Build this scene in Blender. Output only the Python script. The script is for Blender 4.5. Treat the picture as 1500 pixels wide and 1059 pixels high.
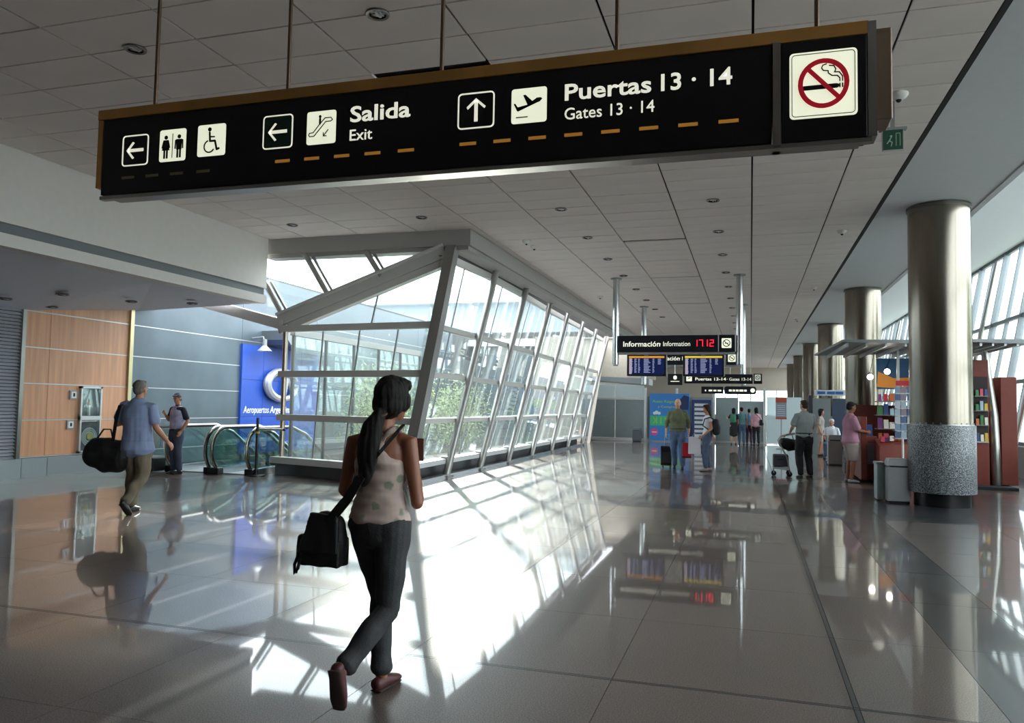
import bpy, bmesh, math, random
from mathutils import Vector, Matrix, noise
from math import sin, cos, pi, radians
random.seed(7)
SC = bpy.context.scene
for o in list(bpy.data.objects): bpy.data.objects.remove(o)
COL = SC.collection
# ---------------------------------------------------------------- camera
cam_d = bpy.data.cameras.new('camera'); cam = bpy.data.objects.new('camera', cam_d); COL.objects.link(cam)
cam_d.sensor_fit = 'HORIZONTAL'; cam_d.sensor_width = 36; cam_d.lens = 1140/1500*36
cam_d.clip_start = .05; cam_d.clip_end = 400
right = Vector((.956074, .292573, .017967)); down = Vector((.000185, .060691, -.998157)); fwd = Vector((-.293124, .954315, .057971))
cam.matrix_world = Matrix(((right.x, -down.x, -fwd.x, 0), (right.y, -down.y, -fwd.y, 0), (right.z, -down.z, -fwd.z, 1.5), (0, 0, 0, 1)))
SC.camera = cam
SC.view_settings.view_transform = 'Standard'; SC.view_settings.look = 'None'
SC.view_settings.exposure = 1.15; SC.view_settings.gamma = 1; SC.view_settings.use_curve_mapping = False
# ---------------------------------------------------------------- sky and sun
world = bpy.data.worlds.new('overcast_sky'); SC.world = world; world.use_nodes = True
wn = world.node_tree.nodes; wl = world.node_tree.links
bg = wn['Background']; bg.inputs[1].default_value = 3.6
wc = wn.new('ShaderNodeTexCoord'); wnz = wn.new('ShaderNodeTexNoise'); wnz.inputs['Scale'].default_value = 2.2; wnz.inputs['Detail'].default_value = 4
wr_ = wn.new('ShaderNodeValToRGB'); wr_.color_ramp.elements[0].color = (.78, .88, 1, 1); wr_.color_ramp.elements[1].color = (1, 1, 1, 1)
wl.new(wc.outputs['Generated'], wnz.inputs['Vector']); wl.new(wnz.outputs['Fac'], wr_.inputs['Fac']); wl.new(wr_.outputs['Color'], bg.inputs['Color'])
sun_d = bpy.data.lights.new('sun', 'SUN'); sun_d.energy = 2.4; sun_d.angle = radians(1.2); sun_d.color = (1, .93, .82)
sun = bpy.data.objects.new('sun', sun_d); COL.objects.link(sun)
SUN_EL, SUN_AZ = radians(21), radians(-21.5)      # towards +Y, turned to -X
sd = Vector((sin(SUN_AZ)*cos(SUN_EL), cos(SUN_AZ)*cos(SUN_EL), sin(SUN_EL)))
sun.rotation_euler = sd.to_track_quat('Z', 'Y').to_euler(); sun.location = (-20, 40, 30)

# ---------------------------------------------------------------- materials
def srgb(h):
    if isinstance(h, tuple): return h
    h = h.lstrip('#'); v = [int(h[i:i+2], 16)/255 for i in (0, 2, 4)]
    return tuple(c/12.92 if c <= .04045 else ((c+.055)/1.055)**2.4 for c in v)
MATS = {}
def M(name, col='#808080', rough=.5, metal=0., var=0., scale=8., bump=0., bscale=60., emit=0., coat=0., stretch=None, spec=.5, rvar=0.):
    if name in MATS: return MATS[name]
    m = bpy.data.materials.new(name); m.use_nodes = True; MATS[name] = m
    n = m.node_tree.nodes; l = m.node_tree.links; b = n['Principled BSDF']
    c = srgb(col); b.inputs['Base Color'].default_value = (*c, 1)
    b.inputs['Roughness'].default_value = rough; b.inputs['Metallic'].default_value = metal
    b.inputs['Coat Weight'].default_value = coat; b.inputs['Specular IOR Level'].default_value = spec
    if var or bump or rvar:
        tc = n.new('ShaderNodeTexCoord'); mp = n.new('ShaderNodeMapping'); l.new(tc.outputs['Object'], mp.inputs['Vector'])
        if stretch: mp.inputs['Scale'].default_value = stretch
    if var or rvar:
        t = n.new('ShaderNodeTexNoise'); t.inputs['Scale'].default_value = scale; t.inputs['Detail'].default_value = 6; l.new(mp.outputs[0], t.inputs['Vector'])
    if var:
        r = n.new('ShaderNodeValToRGB'); l.new(t.outputs['Fac'], r.inputs['Fac'])
        r.color_ramp.elements[0].position = .3; r.color_ramp.elements[1].position = .7
        r.color_ramp.elements[0].color = (*[max(0, x*(1-var)) for x in c], 1); r.color_ramp.elements[1].color = (*[min(1, x*(1+var)) for x in c], 1)
        l.new(r.outputs['Color'], b.inputs['Base Color'])
    if rvar:
        mr = n.new('ShaderNodeMapRange'); mr.inputs['To Min'].default_value = max(.02, rough-rvar); mr.inputs['To Max'].default_value = rough+rvar
        l.new(t.outputs['Fac'], mr.inputs['Value']); l.new(mr.outputs['Result'], b.inputs['Roughness'])
    if bump:
        t2 = n.new('ShaderNodeTexNoise'); t2.inputs['Scale'].default_value = bscale; t2.inputs['Detail'].default_value = 3; l.new(mp.outputs[0], t2.inputs['Vector'])
        bp = n.new('ShaderNodeBump'); bp.inputs['Strength'].default_value = bump; bp.inputs['Distance'].default_value = .02
        l.new(t2.outputs['Fac'], bp.inputs['Height']); l.new(bp.outputs[0], b.inputs['Normal'])
    if emit:
        b.inputs['Emission Color'].default_value = (*c, 1); b.inputs['Emission Strength'].default_value = emit
    return m
def granite(name, c1, c2, c3, rough, sc=220., coat=0.):
    m = bpy.data.materials.new(name); m.use_nodes = True; MATS[name] = m
    n = m.node_tree.nodes; l = m.node_tree.links; b = n['Principled BSDF']
    g = n.new('ShaderNodeNewGeometry')
    t = n.new('ShaderNodeTexNoise'); t.inputs['Scale'].default_value = sc; t.inputs['Detail'].default_value = 2; l.new(g.outputs['Position'], t.inputs['Vector'])
    r = n.new('ShaderNodeValToRGB'); l.new(t.outputs['Fac'], r.inputs['Fac'])
    e = r.color_ramp.elements; e[0].position = .36; e[0].color = (*srgb(c1), 1); e[1].position = .62; e[1].color = (*srgb(c3), 1)
    k = e.new(.5); k.color = (*srgb(c2), 1)
    t2 = n.new('ShaderNodeTexNoise'); t2.inputs['Scale'].default_value = .9; l.new(g.outputs['Position'], t2.inputs['Vector'])
    mx = n.new('ShaderNodeMix'); mx.data_type = 'RGBA'; mx.blend_type = 'MULTIPLY'; mx.inputs[0].default_value = .35
    l.new(r.outputs['Color'], mx.inputs[6]); l.new(t2.outputs['Fac'], mx.inputs[7]); l.new(mx.outputs[2], b.inputs['Base Color'])
    mr = n.new('ShaderNodeMapRange'); mr.inputs['To Min'].default_value = rough*.8; mr.inputs['To Max'].default_value = rough*1.3
    l.new(t2.outputs['Fac'], mr.inputs['Value']); l.new(mr.outputs['Result'], b.inputs['Roughness'])
    b.inputs['IOR'].default_value = 1.5
    if coat:
        b.inputs['Coat Weight'].default_value = coat; b.inputs['Coat Roughness'].default_value = .035; b.inputs['Coat IOR'].default_value = 1.5
    return m
def glass_mat(name, tint, refl=.05, top=.9, haze=0.):
    m = bpy.data.materials.new(name); m.use_nodes = True; MATS[name] = m
    n = m.node_tree.nodes; l = m.node_tree.links; n.remove(n['Principled BSDF']); out = n['Material Output']
    tr = n.new('ShaderNodeBsdfTransparent'); tr.inputs[0].default_value = (*tint, 1)
    gl = n.new('ShaderNodeBsdfGlossy'); gl.inputs['Roughness'].default_value = .01; gl.inputs[0].default_value = (.95, 1, 1, 1)
    lw = n.new('ShaderNodeLayerWeight'); lw.inputs[0].default_value = .5
    p = n.new('ShaderNodeMath'); p.operation = 'POWER'; p.inputs[1].default_value = 4; l.new(lw.outputs['Facing'], p.inputs[0])
    mr = n.new('ShaderNodeMapRange'); mr.inputs['To Min'].default_value = refl; mr.inputs['To Max'].default_value = top; l.new(p.outputs[0], mr.inputs['Value'])
    mix = n.new('ShaderNodeMixShader'); l.new(mr.outputs['Result'], mix.inputs[0]); l.new(tr.outputs[0], mix.inputs[1]); l.new(gl.outputs[0], mix.inputs[2])
    if haze:
        df = n.new('ShaderNodeBsdfTranslucent'); df.inputs[0].default_value = (.85, .92, .95, 1)
        dd = n.new('ShaderNodeBsdfDiffuse'); dd.inputs[0].default_value = (.7, .78, .8, 1)
        a = n.new('ShaderNodeMixShader'); a.inputs[0].default_value = .5; l.new(df.outputs[0], a.inputs[1]); l.new(dd.outputs[0], a.inputs[2])
        m2 = n.new('ShaderNodeMixShader'); m2.inputs[0].default_value = haze; l.new(mix.outputs[0], m2.inputs[1]); l.new(a.outputs[0], m2.inputs[2]); l.new(m2.outputs[0], out.inputs[0])
    else: l.new(mix.outputs[0], out.inputs[0])
    return m
G_FLOOR = granite('polished_granite', '#463b37', '#685b54', '#8d7f77', .3, sc=150., coat=.85)
G_DARK = granite('dark_granite', '#1c1d1f', '#2a2b2e', '#404246', .3, coat=.5)
G_COL = granite('speckled_grey_granite', '#24272b', '#62676b', '#b4b9bb', .35, 75.)
def brushed(name, col, rough, stretch, var=.25):
    m = M(name, col, rough, .95, var=var, scale=3, stretch=stretch, rvar=.08); return m
STEEL = M('brushed_steel', '#a9a8a4', .3, 1., var=.12, scale=3, rvar=.05, stretch=(1, 1, .2))
COLSTEEL = M('column_steel', '#8a8277', .22, 1., var=.16, scale=1.6, rvar=.08, stretch=(1, 1, .35))
BRONZE = M('bronze_steel_glints', '#c08f52', .42, .75, var=.45, scale=1.1, rvar=.06)  # bronze metal; its patchy orange imitates lamp reflections, put into the colour
ALU = M('light_aluminium', '#c9cbcc', .35, .6)
WHITE = M('white_paint', '#dcdad6', .55, var=.03, scale=2)
GREYP = M('grey_paint', '#8f9294', .5, .2)
TILE = M('ceiling_panel_white', '#e6dbd7', .75, var=.05, scale=1.1, bump=.1, bscale=90)
PLASTER = M('plaster_offwhite', '#c4c1bd', .8, var=.03, scale=1.5)
DARK = M('dark_void', '#1c1c1e', .8)
BLACK = M('black_plastic', '#0d0d10', .4)
RUBBER = M('black_rubber', '#101010', .35)
SIGNBLK = M('sign_black_acrylic', '#07070b', .28)
GLASS = glass_mat('clear_glass', (.93, .97, .96), .06, .75, haze=.045)
GLASSG = glass_mat('green_tinted_glass', (.76, .87, .84), .08, .8)
FROST = glass_mat('frosted_panel_glass', (.8, .88, .88), .08, .6, haze=.75)

# ---------------------------------------------------------------- mesh helpers
class MB:
    def __init__(s): s.v = []; s.f = []
    def add(s, vs, fs):
        k = len(s.v); s.v += [tuple(v) for v in vs]; s.f += [tuple(i+k for i in f) for f in fs]; return s
    def hexa(s, p):
        return s.add(p, [(0, 3, 2, 1), (4, 5, 6, 7), (0, 1, 5, 4), (1, 2, 6, 5), (2, 3, 7, 6), (3, 0, 4, 7)])
    def box(s, x0, x1, y0, y1, z0, z1):
        return s.hexa([(x0, y0, z0), (x1, y0, z0), (x1, y1, z0), (x0, y1, z0), (x0, y0, z1), (x1, y0, z1), (x1, y1, z1), (x0, y1, z1)])
    def beam(s, a, b, w, h, up=(0, 0, 1)):
        a = Vector(a); b = Vector(b); d = (b-a).normalized(); u = Vector(up); sx = d.cross(u)
        if sx.length < 1e-4: sx = d.cross(Vector((1, 0, 0)))
        sx.normalize(); u = sx.cross(d).normalized(); p = []
        for q in (a, b):
            for i, j in ((-1, -1), (1, -1), (1, 1), (-1, 1)): p.append(q+sx*i*w/2+u*j*h/2)
        return s.add(p, [(3, 2, 1, 0), (4, 5, 6, 7), (0, 1, 5, 4), (1, 2, 6, 5), (2, 3, 7, 6), (3, 0, 4, 7)])
    def tube(s, pts, r, seg=10, cap=True):
        pts = [Vector(p) for p in pts]; n = len(pts); rr = r if isinstance(r, (list, tuple)) else [r]*n
        rings = []; prev = None
        for i, p in enumerate(pts):
            t = (pts[min(i+1, n-1)]-pts[max(i-1, 0)])
            t = t.normalized() if t.length > 1e-9 else Vector((0, 0, 1))
            if prev is None: a = t.orthogonal().normalized()
            else:
                a = prev-t*prev.dot(t)
                a = a.normalized() if a.length > 1e-6 else t.orthogonal().normalized()
            prev = a; b = t.cross(a); rings.append([p+(a*cos(2*pi*k/seg)+b*sin(2*pi*k/seg))*rr[i] for k in range(seg)])
        k0 = len(s.v); s.v += [tuple(v) for R in rings for v in R]
        for i in range(n-1):
            for k in range(seg):
                a = k0+i*seg+k; b = k0+i*seg+(k+1) % seg; s.f.append((a, b, b+seg, a+seg))
        if cap: s.f.append(tuple(k0+k for k in range(seg))[::-1]); s.f.append(tuple(k0+(n-1)*seg+k for k in range(seg)))
        return s
    def lathe(s, prof, c=(0, 0, 0), seg=32, close=True):
        k0 = len(s.v)
        for r, z in prof:
            for k in range(seg): s.v.append((c[0]+r*cos(2*pi*k/seg), c[1]+r*sin(2*pi*k/seg), c[2]+z))
        n = len(prof)
        for i in range(n-1):
            for k in range(seg):
                a = k0+i*seg+k; b = k0+i*seg+(k+1) % seg; s.f.append((a, b, b+seg, a+seg))
        if close: s.f.append(tuple(k0+k for k in range(seg))[::-1]); s.f.append(tuple(k0+(n-1)*seg+k for k in range(seg)))
        return s
    def loft(s, rings, seg=16, side=Vector((1, 0, 0))):
        """rings: (center, ra along side, rb across); rounded closed ends"""
        C = [Vector(r[0]) for r in rings]; n = len(C); R = []
        def tan(i): 
            t = C[min(i+1, n-1)]-C[max(i-1, 0)]; return t.normalized()
        t0, t1 = tan(0), tan(n-1); full = []
        for q, sc in ((.85, .4), (.5, .8)): full.append((C[0]-t0*min(rings[0][1], rings[0][2])*q*.7, rings[0][1]*sc, rings[0][2]*sc, t0))
        for i in range(n): full.append((C[i], rings[i][1], rings[i][2], tan(i)))
        for q, sc in ((.5, .8), (.85, .4)): full.append((C[-1]+t1*min(rings[-1][1], rings[-1][2])*q*.7, rings[-1][1]*sc, rings[-1][2]*sc, t1))
        k0 = len(s.v)
        for c, ra, rb, t in full:
            a = side-t*side.dot(t)
            a = a.normalized() if a.length > 1e-3 else t.orthogonal().normalized()
            b = t.cross(a)
            for k in range(seg): s.v.append(tuple(c+a*cos(2*pi*k/seg)*ra+b*sin(2*pi*k/seg)*rb))
        m = len(full)
        for i in range(m-1):
            for k in range(seg):
                a = k0+i*seg+k; b = k0+i*seg+(k+1) % seg; s.f.append((a, b, b+seg, a+seg))
        s.f.append(tuple(k0+k for k in range(seg))[::-1]); s.f.append(tuple(k0+(m-1)*seg+k for k in range(seg)))
        return s
    def ball(s, c, r, seg=12, rings=8):
        if not isinstance(r, (tuple, list)): r = (r, r, r)
        k0 = len(s.v); c = Vector(c)
        s.v.append((c.x, c.y, c.z-r[2]))
        for i in range(1, rings):
            a = -pi/2+pi*i/rings
            for k in range(seg): s.v.append((c.x+r[0]*cos(a)*cos(2*pi*k/seg), c.y+r[1]*cos(a)*sin(2*pi*k/seg), c.z+r[2]*sin(a)))
        s.v.append((c.x, c.y, c.z+r[2])); top = len(s.v)-1
        for k in range(seg):
            s.f.append((k0, k0+1+(k+1) % seg, k0+1+k)); q = k0+1+(rings-2)*seg; s.f.append((top, q+k, q+(k+1) % seg))
        for i in range(rings-2):
            for k in range(seg):
                a = k0+1+i*seg+k; b = k0+1+i*seg+(k+1) % seg; s.f.append((a, b, b+seg, a+seg))
        return s
    # flat marks in the x-z plane at depth y, facing -y
    def poly(s, pts, y, t=.003):
        k = len(s.v); n = len(pts); s.v += [(p[0], y, p[1]) for p in pts]+[(p[0], y+t, p[1]) for p in pts]
        ar = sum(pts[i][0]*pts[(i+1) % n][1]-pts[(i+1) % n][0]*pts[i][1] for i in range(n))
        f = tuple(range(k, k+n)); s.f.append(f if ar > 0 else f[::-1]); f2 = tuple(range(k+n, k+2*n)); s.f.append(f2[::-1] if ar > 0 else f2)
        for i in range(n):
            j = (i+1) % n; q = (k+i, k+i+n, k+j+n, k+j); s.f.append(q if ar > 0 else q[::-1])
        return s
    def disc(s, cx, cz, r, y, t=.003, seg=16): return s.poly([(cx+r*cos(2*pi*k/seg), cz+r*sin(2*pi*k/seg)) for k in range(seg)], y, t)
    def stroke(s, pts, w, y, t=.003, closed=False):
        n = len(pts); e = list(range(n-1))+([n-1] if closed else [])
        for i in e:
            a = Vector(pts[i]); b = Vector(pts[(i+1) % n]); d = (b-a)
            if d.length < 1e-7: continue
            d.normalize(); q = Vector((-d.y, d.x))*w/2
            s.poly([a-q, b-q, b+q, a+q], y, t)
        for p in pts: s.disc(p[0], p[1], w/2, y+t*.01, t*.98, 8)
        return s
    def rrect(s, x0, x1, z0, z1, r, y, t=.003):
        p = []
        for cx, cz, a0 in ((x1-r, z0+r, -pi/2), (x1-r, z1-r, 0), (x0+r, z1-r, pi/2), (x0+r, z0+r, pi)):
            for k in range(5): a = a0+pi/2*k/4; p.append((cx+r*cos(a), cz+r*sin(a)))
        return s.poly(p, y, t)
    def rrect_pts(s, x0, x1, z0, z1, r):
        p = []
        for cx, cz, a0 in ((x1-r, z0+r, -pi/2), (x1-r, z1-r, 0), (x0+r, z1-r, pi/2), (x0+r, z0+r, pi)):
            for k in range(5): a = a0+pi/2*k/4; p.append((cx+r*cos(a), cz+r*sin(a)))
        return p
def rootloc(p):
    v = Vector((0, 0, 0))
    while p is not None: v = v+p.location; p = p.parent
    return v
def obj(name, mb, mat, parent=None, smooth=False, kind=None, label=None, local=False, bevel=0):
    off = Vector((0, 0, 0)) if (local or parent is None) else rootloc(parent)
    me = bpy.data.meshes.new(name); me.from_pydata([(v[0]-off.x, v[1]-off.y, v[2]-off.z) for v in mb.v], [], mb.f)
    if isinstance(mat, (list, tuple)):
        for m in mat: me.materials.append(m)
    else: me.materials.append(mat)
    me.validate(); me.update()
    if smooth:
        for p in me.polygons: p.use_smooth = True
        try: me.set_sharp_from_angle(angle=radians(40))
        except Exception: pass
    o = bpy.data.objects.new(name, me); COL.objects.link(o)
    if parent: o.parent = parent
    if kind: o['kind'] = kind
    if label: o['label'] = label
    if bevel:
        b = o.modifiers.new('bevel', 'BEVEL'); b.width = bevel; b.segments = 2; b.limit_method = 'ANGLE'
    return o
def tag(o, label=None, cat=None, group=None, kind=None):
    if label: o['label'] = label
    if cat: o['category'] = cat
    if group: o['group'] = group
    if kind: o['kind'] = kind
    return o
def thing(name, loc, label, cat, group=None, rz=0):
    o = bpy.data.objects.new(name, None); COL.objects.link(o); o.location = loc; o.rotation_euler = (0, 0, rz); o.empty_display_size = .1
    return tag(o, label, cat, group)
def struct(name, mb, mat, parent=None, **k):
    o = obj(name, mb, mat, parent, **k)
    if parent is None: o['kind'] = 'structure'
    return o
def copy_tree(o, parent=None):
    c = o.copy(); COL.objects.link(c)
    if parent: c.parent = parent
    for ch in list(o.children): copy_tree(ch, c)
    return c
def text(name, body, x, z, y, w=None, h=.1, mat=None, parent=None, bold=0, axis='-y', depth=.002, local=False, shear=0):
    """lettering whose left edge is x, base line z, cap height h, on a vertical plane"""
    cu = bpy.data.curves.new('lettering', 'FONT'); cu.body = body; cu.size = h/.73; cu.extrude = depth; cu.offset = bold*h; cu.resolution_u = 3; cu.shear = shear
    to = bpy.data.objects.new('lettering_tmp', cu); COL.objects.link(to); dg = bpy.context.evaluated_depsgraph_get()
    me = bpy.data.meshes.new_from_object(to.evaluated_get(dg)); bpy.data.objects.remove(to); bpy.data.curves.remove(cu)
    xs = [v.co.x for v in me.vertices]; x0 = min(xs); ww = max(xs)-x0; k = (w/ww) if w else 1
    off = Vector((0, 0, 0)) if local else rootloc(parent)
    for v in me.vertices:
        a = (v.co.x-x0)*k; b = v.co.y; c = v.co.z
        if axis == '-y': q = Vector((x+a, y-c, z+b))
        else: q = Vector((y+c, x+a, z+b))        # on a wall facing +x, reading towards +y
        v.co = q-off
    me.materials.clear(); me.materials.append(mat); me.name = name
    o = bpy.data.objects.new(name, me); COL.objects.link(o); o.parent = parent
    return o
def blob(name, mb, mat, parent, voxel=.01, smooth=3, fold=0., fscale=9., fz=.4, local=True, label=None, post=None):
    """union of overlapping closed shapes -> one continuous surface"""
    me = bpy.data.meshes.new('tmp'); me.from_pydata(mb.v, [], mb.f); o = bpy.data.objects.new('tmp', me); COL.objects.link(o)
    r = o.modifiers.new('r', 'REMESH'); r.mode = 'VOXEL'; r.voxel_size = voxel; r.use_smooth_shade = True
    if smooth:
        sm = o.modifiers.new('s', 'SMOOTH'); sm.factor = .5; sm.iterations = smooth
    dg = bpy.context.evaluated_depsgraph_get(); m2 = bpy.data.meshes.new_from_object(o.evaluated_get(dg))
    bpy.data.objects.remove(o); bpy.data.meshes.remove(me)
    if fold:
        nrm = [v.normal.copy() for v in m2.vertices]
        for v, nn in zip(m2.vertices, nrm):
            c = v.co; v.co = c+nn*fold*noise.noise(Vector((c.x*fscale, c.y*fscale, c.z*fscale*fz+3)))
    if post:
        for v in m2.vertices: v.co = post(v.co)
    m2.materials.clear(); m2.materials.append(mat); m2.name = name
    for p in m2.polygons: p.use_smooth = True
    n = bpy.data.objects.new(name, m2); COL.objects.link(n); n.parent = parent
    if label: n['label'] = label
    return n
# ================================================================ SETTING
# ---- floor: slabs as pieces
floor = struct('floor', MB().box(-15, 9, -7, 14.9, -.3, -.02).box(-9.4, 9, 14.9, 72, -.3, -.02).box(-15, -9.4, 21.3, 72, -.3, -.02).box(-15, -12.0, 14.9, 21.3, -.3, -.02), M('floor_joint', '#6b6059', .5))
def edges(a, b, step):
    n = max(1, round((b-a)/step)); return [a+(b-a)*i/n for i in range(n+1)]
XE = [(x0, x1, 0) for x0, x1 in zip(edges(-13.1, .5, 1.27)[:-1], edges(-13.1, .5, 1.27)[1:])]+[(.5, .53, 1), (.53, 1.22, 0), (1.22, 1.78, 2)]+[(x0, x1, 0) for x0, x1 in zip(edges(1.78, 8.2, 1.27)[:-1], edges(1.78, 8.2, 1.27)[1:])]
def ycells(a, b, st, k): e = edges(a, b, st); return [(u, v, k) for u, v in zip(e[:-1], e[1:])]
YE = ycells(-6, 4.375, 1.3, 0)+[(4.375, 4.405, 1)]+ycells(4.405, 12.1, 1.3, 0)+[(12.1, 12.7, 2)]+ycells(12.7, 18.4, 1.4, 0)+[(18.4, 18.52, 2)]+ycells(18.52, 40, 1.34, 0)+ycells(40, 70, 3, 0)
SLB = []
for (x0, x1, kx) in XE:
    for (y0, y1, ky) in YE:
        cx, cy = (x0+x1)/2, (y0+y1)/2
        if -12.0 < cx < -9.4 and 14.9 < cy < 21.3: continue
        if -9.4 < cx < -6.3 and 13.9 < cy < 40: continue
        dark = (ky == 2 and cx > -8.5) or (kx == 1) or (kx == 2 and 1.5 < cy < 12.1) or ky == 1
        if cx > 1.3 and 12.7 < cy < 16.8 and abs(cx-3.05) < 1.6: dark = True
        dd = math.hypot(cx, cy); infront = cy > 2.2 and abs((cx*.956+cy*.2926)/(-.293*cx+.954*cy)) < .72 if (-.293*cx+.954*cy) > .5 else False
        size = (x1-x0)*(y1-y0)/dd**3 if infront else 0
        g = .0016
        SLB.append((size, x0+g, x1-g, y0+g, y1-g, dark))
SLB.sort(key=lambda t: -t[0])
cache = {}; rest = {True: MB(), False: MB()}
for i, (sz, x0, x1, y0, y1, dk) in enumerate(SLB):
    if i < 290 and sz > 0:
        key = (round(x1-x0, 3), round(y1-y0, 3), dk)
        if key not in cache:
            w, d = (x1-x0)/2, (y1-y0)/2; me = bpy.data.meshes.new('floor_slab'); b = MB().box(-w, w, -d, d, -.02, 0)
            me.from_pydata(b.v, [], b.f); me.materials.append(G_DARK if dk else G_FLOOR); cache[key] = me
        o = bpy.data.objects.new('floor_slab', cache[key]); COL.objects.link(o); o.location = ((x0+x1)/2, (y0+y1)/2, 0); o.parent = floor
        if dk: o['label'] = 'dark granite strip'
    else: rest[dk].box(x0, x1, y0, y1, -.02, 0)
obj('outlying_floor_slabs', rest[False], G_FLOOR, floor, kind='stuff')
obj('outlying_dark_strips', rest[True], G_DARK, floor, kind='stuff')
# ---- ceiling: metal panels as pieces below a dark void
roof = MB().box(-15, -9.95, -7, 14.35, 5.05, 5.35).box(-9.95, 2.3, -7, 14.35, 5.05, 5.35).box(-5.33, 2.3, 14.35, 72, 5.05, 5.35).box(-15, -5.33, 38.5, 72, 5.05, 5.35)  # opaque slab over all, added to block the sun; dark between the panels
ceiling = struct('ceiling', roof, M('ceiling_void', '#2a2727', .8))
PX = [.02+1.29*k for k in range(-8, 1)]; 
xs = [(-9.9, PX[1])]+[(PX[i], PX[i+1]) for i in range(1, len(PX)-1)]+[(.02, 1.31), (1.31, 2.06)]
rows = [2.02+.585*k for k in range(-14, 112)]
CP = []
for r in rows:
    for (x0, x1) in xs:
        if r+.3 > 14.3 and x1 < -5.2 and r < 38: continue
        if r+.3 > 14.3 and x0 < -5.3 and r < 38: x0 = -5.3
        cx, cy = (x0+x1)/2, r+.29; dep = -.293*cx+.954*cy
        vis = dep > 1 and abs((cx*.956+cy*.2926)/dep) < .75 and 3.5/dep < .62
        CP.append(((x1-x0)/(dep**3) if vis else 0, x0+.012, x1-.012, r+.009, r+.576))
CP.sort(key=lambda t: -t[0]); cache = {}; restc = MB()
SLOTS = [(-2.56, 16.5), (-2.56, 21.2), (-2.56, 26.5), (-3.85, 7.3)]
for i, (sz, x0, x1, y0, y1) in enumerate(CP):
    if any(abs(x0-.012-sx) < .05 and y0-.007 <= sy < y0+.578 for sx, sy in SLOTS): y0 += .14; 
    if i < 290 and sz > 0:
        key = (round(x1-x0, 3), round(y1-y0, 3))
        if key not in cache:
            w, d = (x1-x0)/2, (y1-y0)/2; me = bpy.data.meshes.new('ceiling_panel'); b = MB().box(-w, w, -d, d, 0, .025)
            me.from_pydata(b.v, [], b.f); me.materials.append(TILE); cache[key] = me
        o = bpy.data.objects.new('ceiling_panel', cache[key]); COL.objects.link(o); o.location = ((x0+x1)/2, (y0+y1)/2, 5.0+random.uniform(-.002, .002)); o.parent = ceiling
    else: restc.box(x0, x1, y0, y1, 5.0, 5.025)
obj('outlying_ceiling_panels', restc, TILE, ceiling, kind='stuff')
# smooth soffit over the columns, then the roof rising to the window head
SOFF = M('soffit_plaster', '#cfd0d5', .7, var=.02)
struct('trim_1', MB().box(2.12, 3.68, -7, 72, 5.0, 5.3), SOFF)
tr2 = MB(); tr2.hexa([(3.68, -7, 5.12), (7.55, -7, 6.52), (7.55, 72, 6.52), (3.68, 72, 5.12), (3.68, -7, 5.32), (7.55, -7, 6.75), (7.55, 72, 6.75), (3.68, 72, 5.32)])
struct('trim_2', tr2, M('roof_plaster', '#cfd1d6', .7, var=.02))
struct('trim_3', MB().box(3.62, 3.72, -7, 72, 4.98, 5.14), SOFF)
struct('trim_4', MB().box(2.06, 2.12, -7, 72, 5.0, 5.05), DARK)
# bulkhead at the left with its recessed strip and the lower fascia
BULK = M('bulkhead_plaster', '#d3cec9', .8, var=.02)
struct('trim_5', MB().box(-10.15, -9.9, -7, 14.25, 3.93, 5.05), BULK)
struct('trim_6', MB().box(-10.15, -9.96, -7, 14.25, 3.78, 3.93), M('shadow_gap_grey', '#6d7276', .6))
struct('trim_7', MB().box(-10.15, -9.9, -7, 14.25, 3.6, 3.78), BULK)
cl = MB(); cl.add([(-10.16, -7, 3.6), (-13.2, -7, 3.0), (-13.2, 11.25, 3.14), (-13.2, 14.2, 3.5), (-10.16, 14.2, 3.6), (-10.16, 11.25, 3.6),
                   (-10.16, -7, 3.75), (-13.2, -7, 3.75), (-13.2, 11.25, 3.75), (-13.2, 14.2, 3.75), (-10.16, 14.2, 3.75), (-10.16, 11.25, 3.75)],
                  [(0, 1, 2, 5), (5, 2, 3, 4), (6, 11, 8, 7), (11, 10, 9, 8), (0, 6, 7, 1), (1, 7, 8, 2), (2, 8, 9, 3), (3, 9, 10, 4), (4, 10, 11, 5), (5, 11, 6, 0)])
struct('trim_8', cl, M('lower_soffit', '#bfc1c9', .75, var=.02))
struct('trim_9', MB().box(-13.2, -10.15, 14.1, 14.2, 3.75, 5.05), BULK)
# edge beam of the light court, seen under the ceiling panels
BEAM = M('edge_beam_grey', '#a3a09d', .6, var=.04, scale=1)
struct('trim_10', MB().box(-10.0, -5.3, 14.3, 14.62, 4.68, 5.05).box(-10.0, -5.36, 14.36, 14.7, 4.6, 4.68), BEAM)
struct('trim_11', MB().box(-5.62, -5.3, 14.62, 38.5, 4.68, 5.05).box(-5.75, -5.36, 14.7, 38.5, 4.6, 4.68), BEAM)
# unseen wall added behind the camera to keep light from entering there
struct('wall_back_light_blocker', MB().box(-15, 9, -7.2, -7, 0, 7), M('blocker_wall', '#6d6a67', .8))
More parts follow.
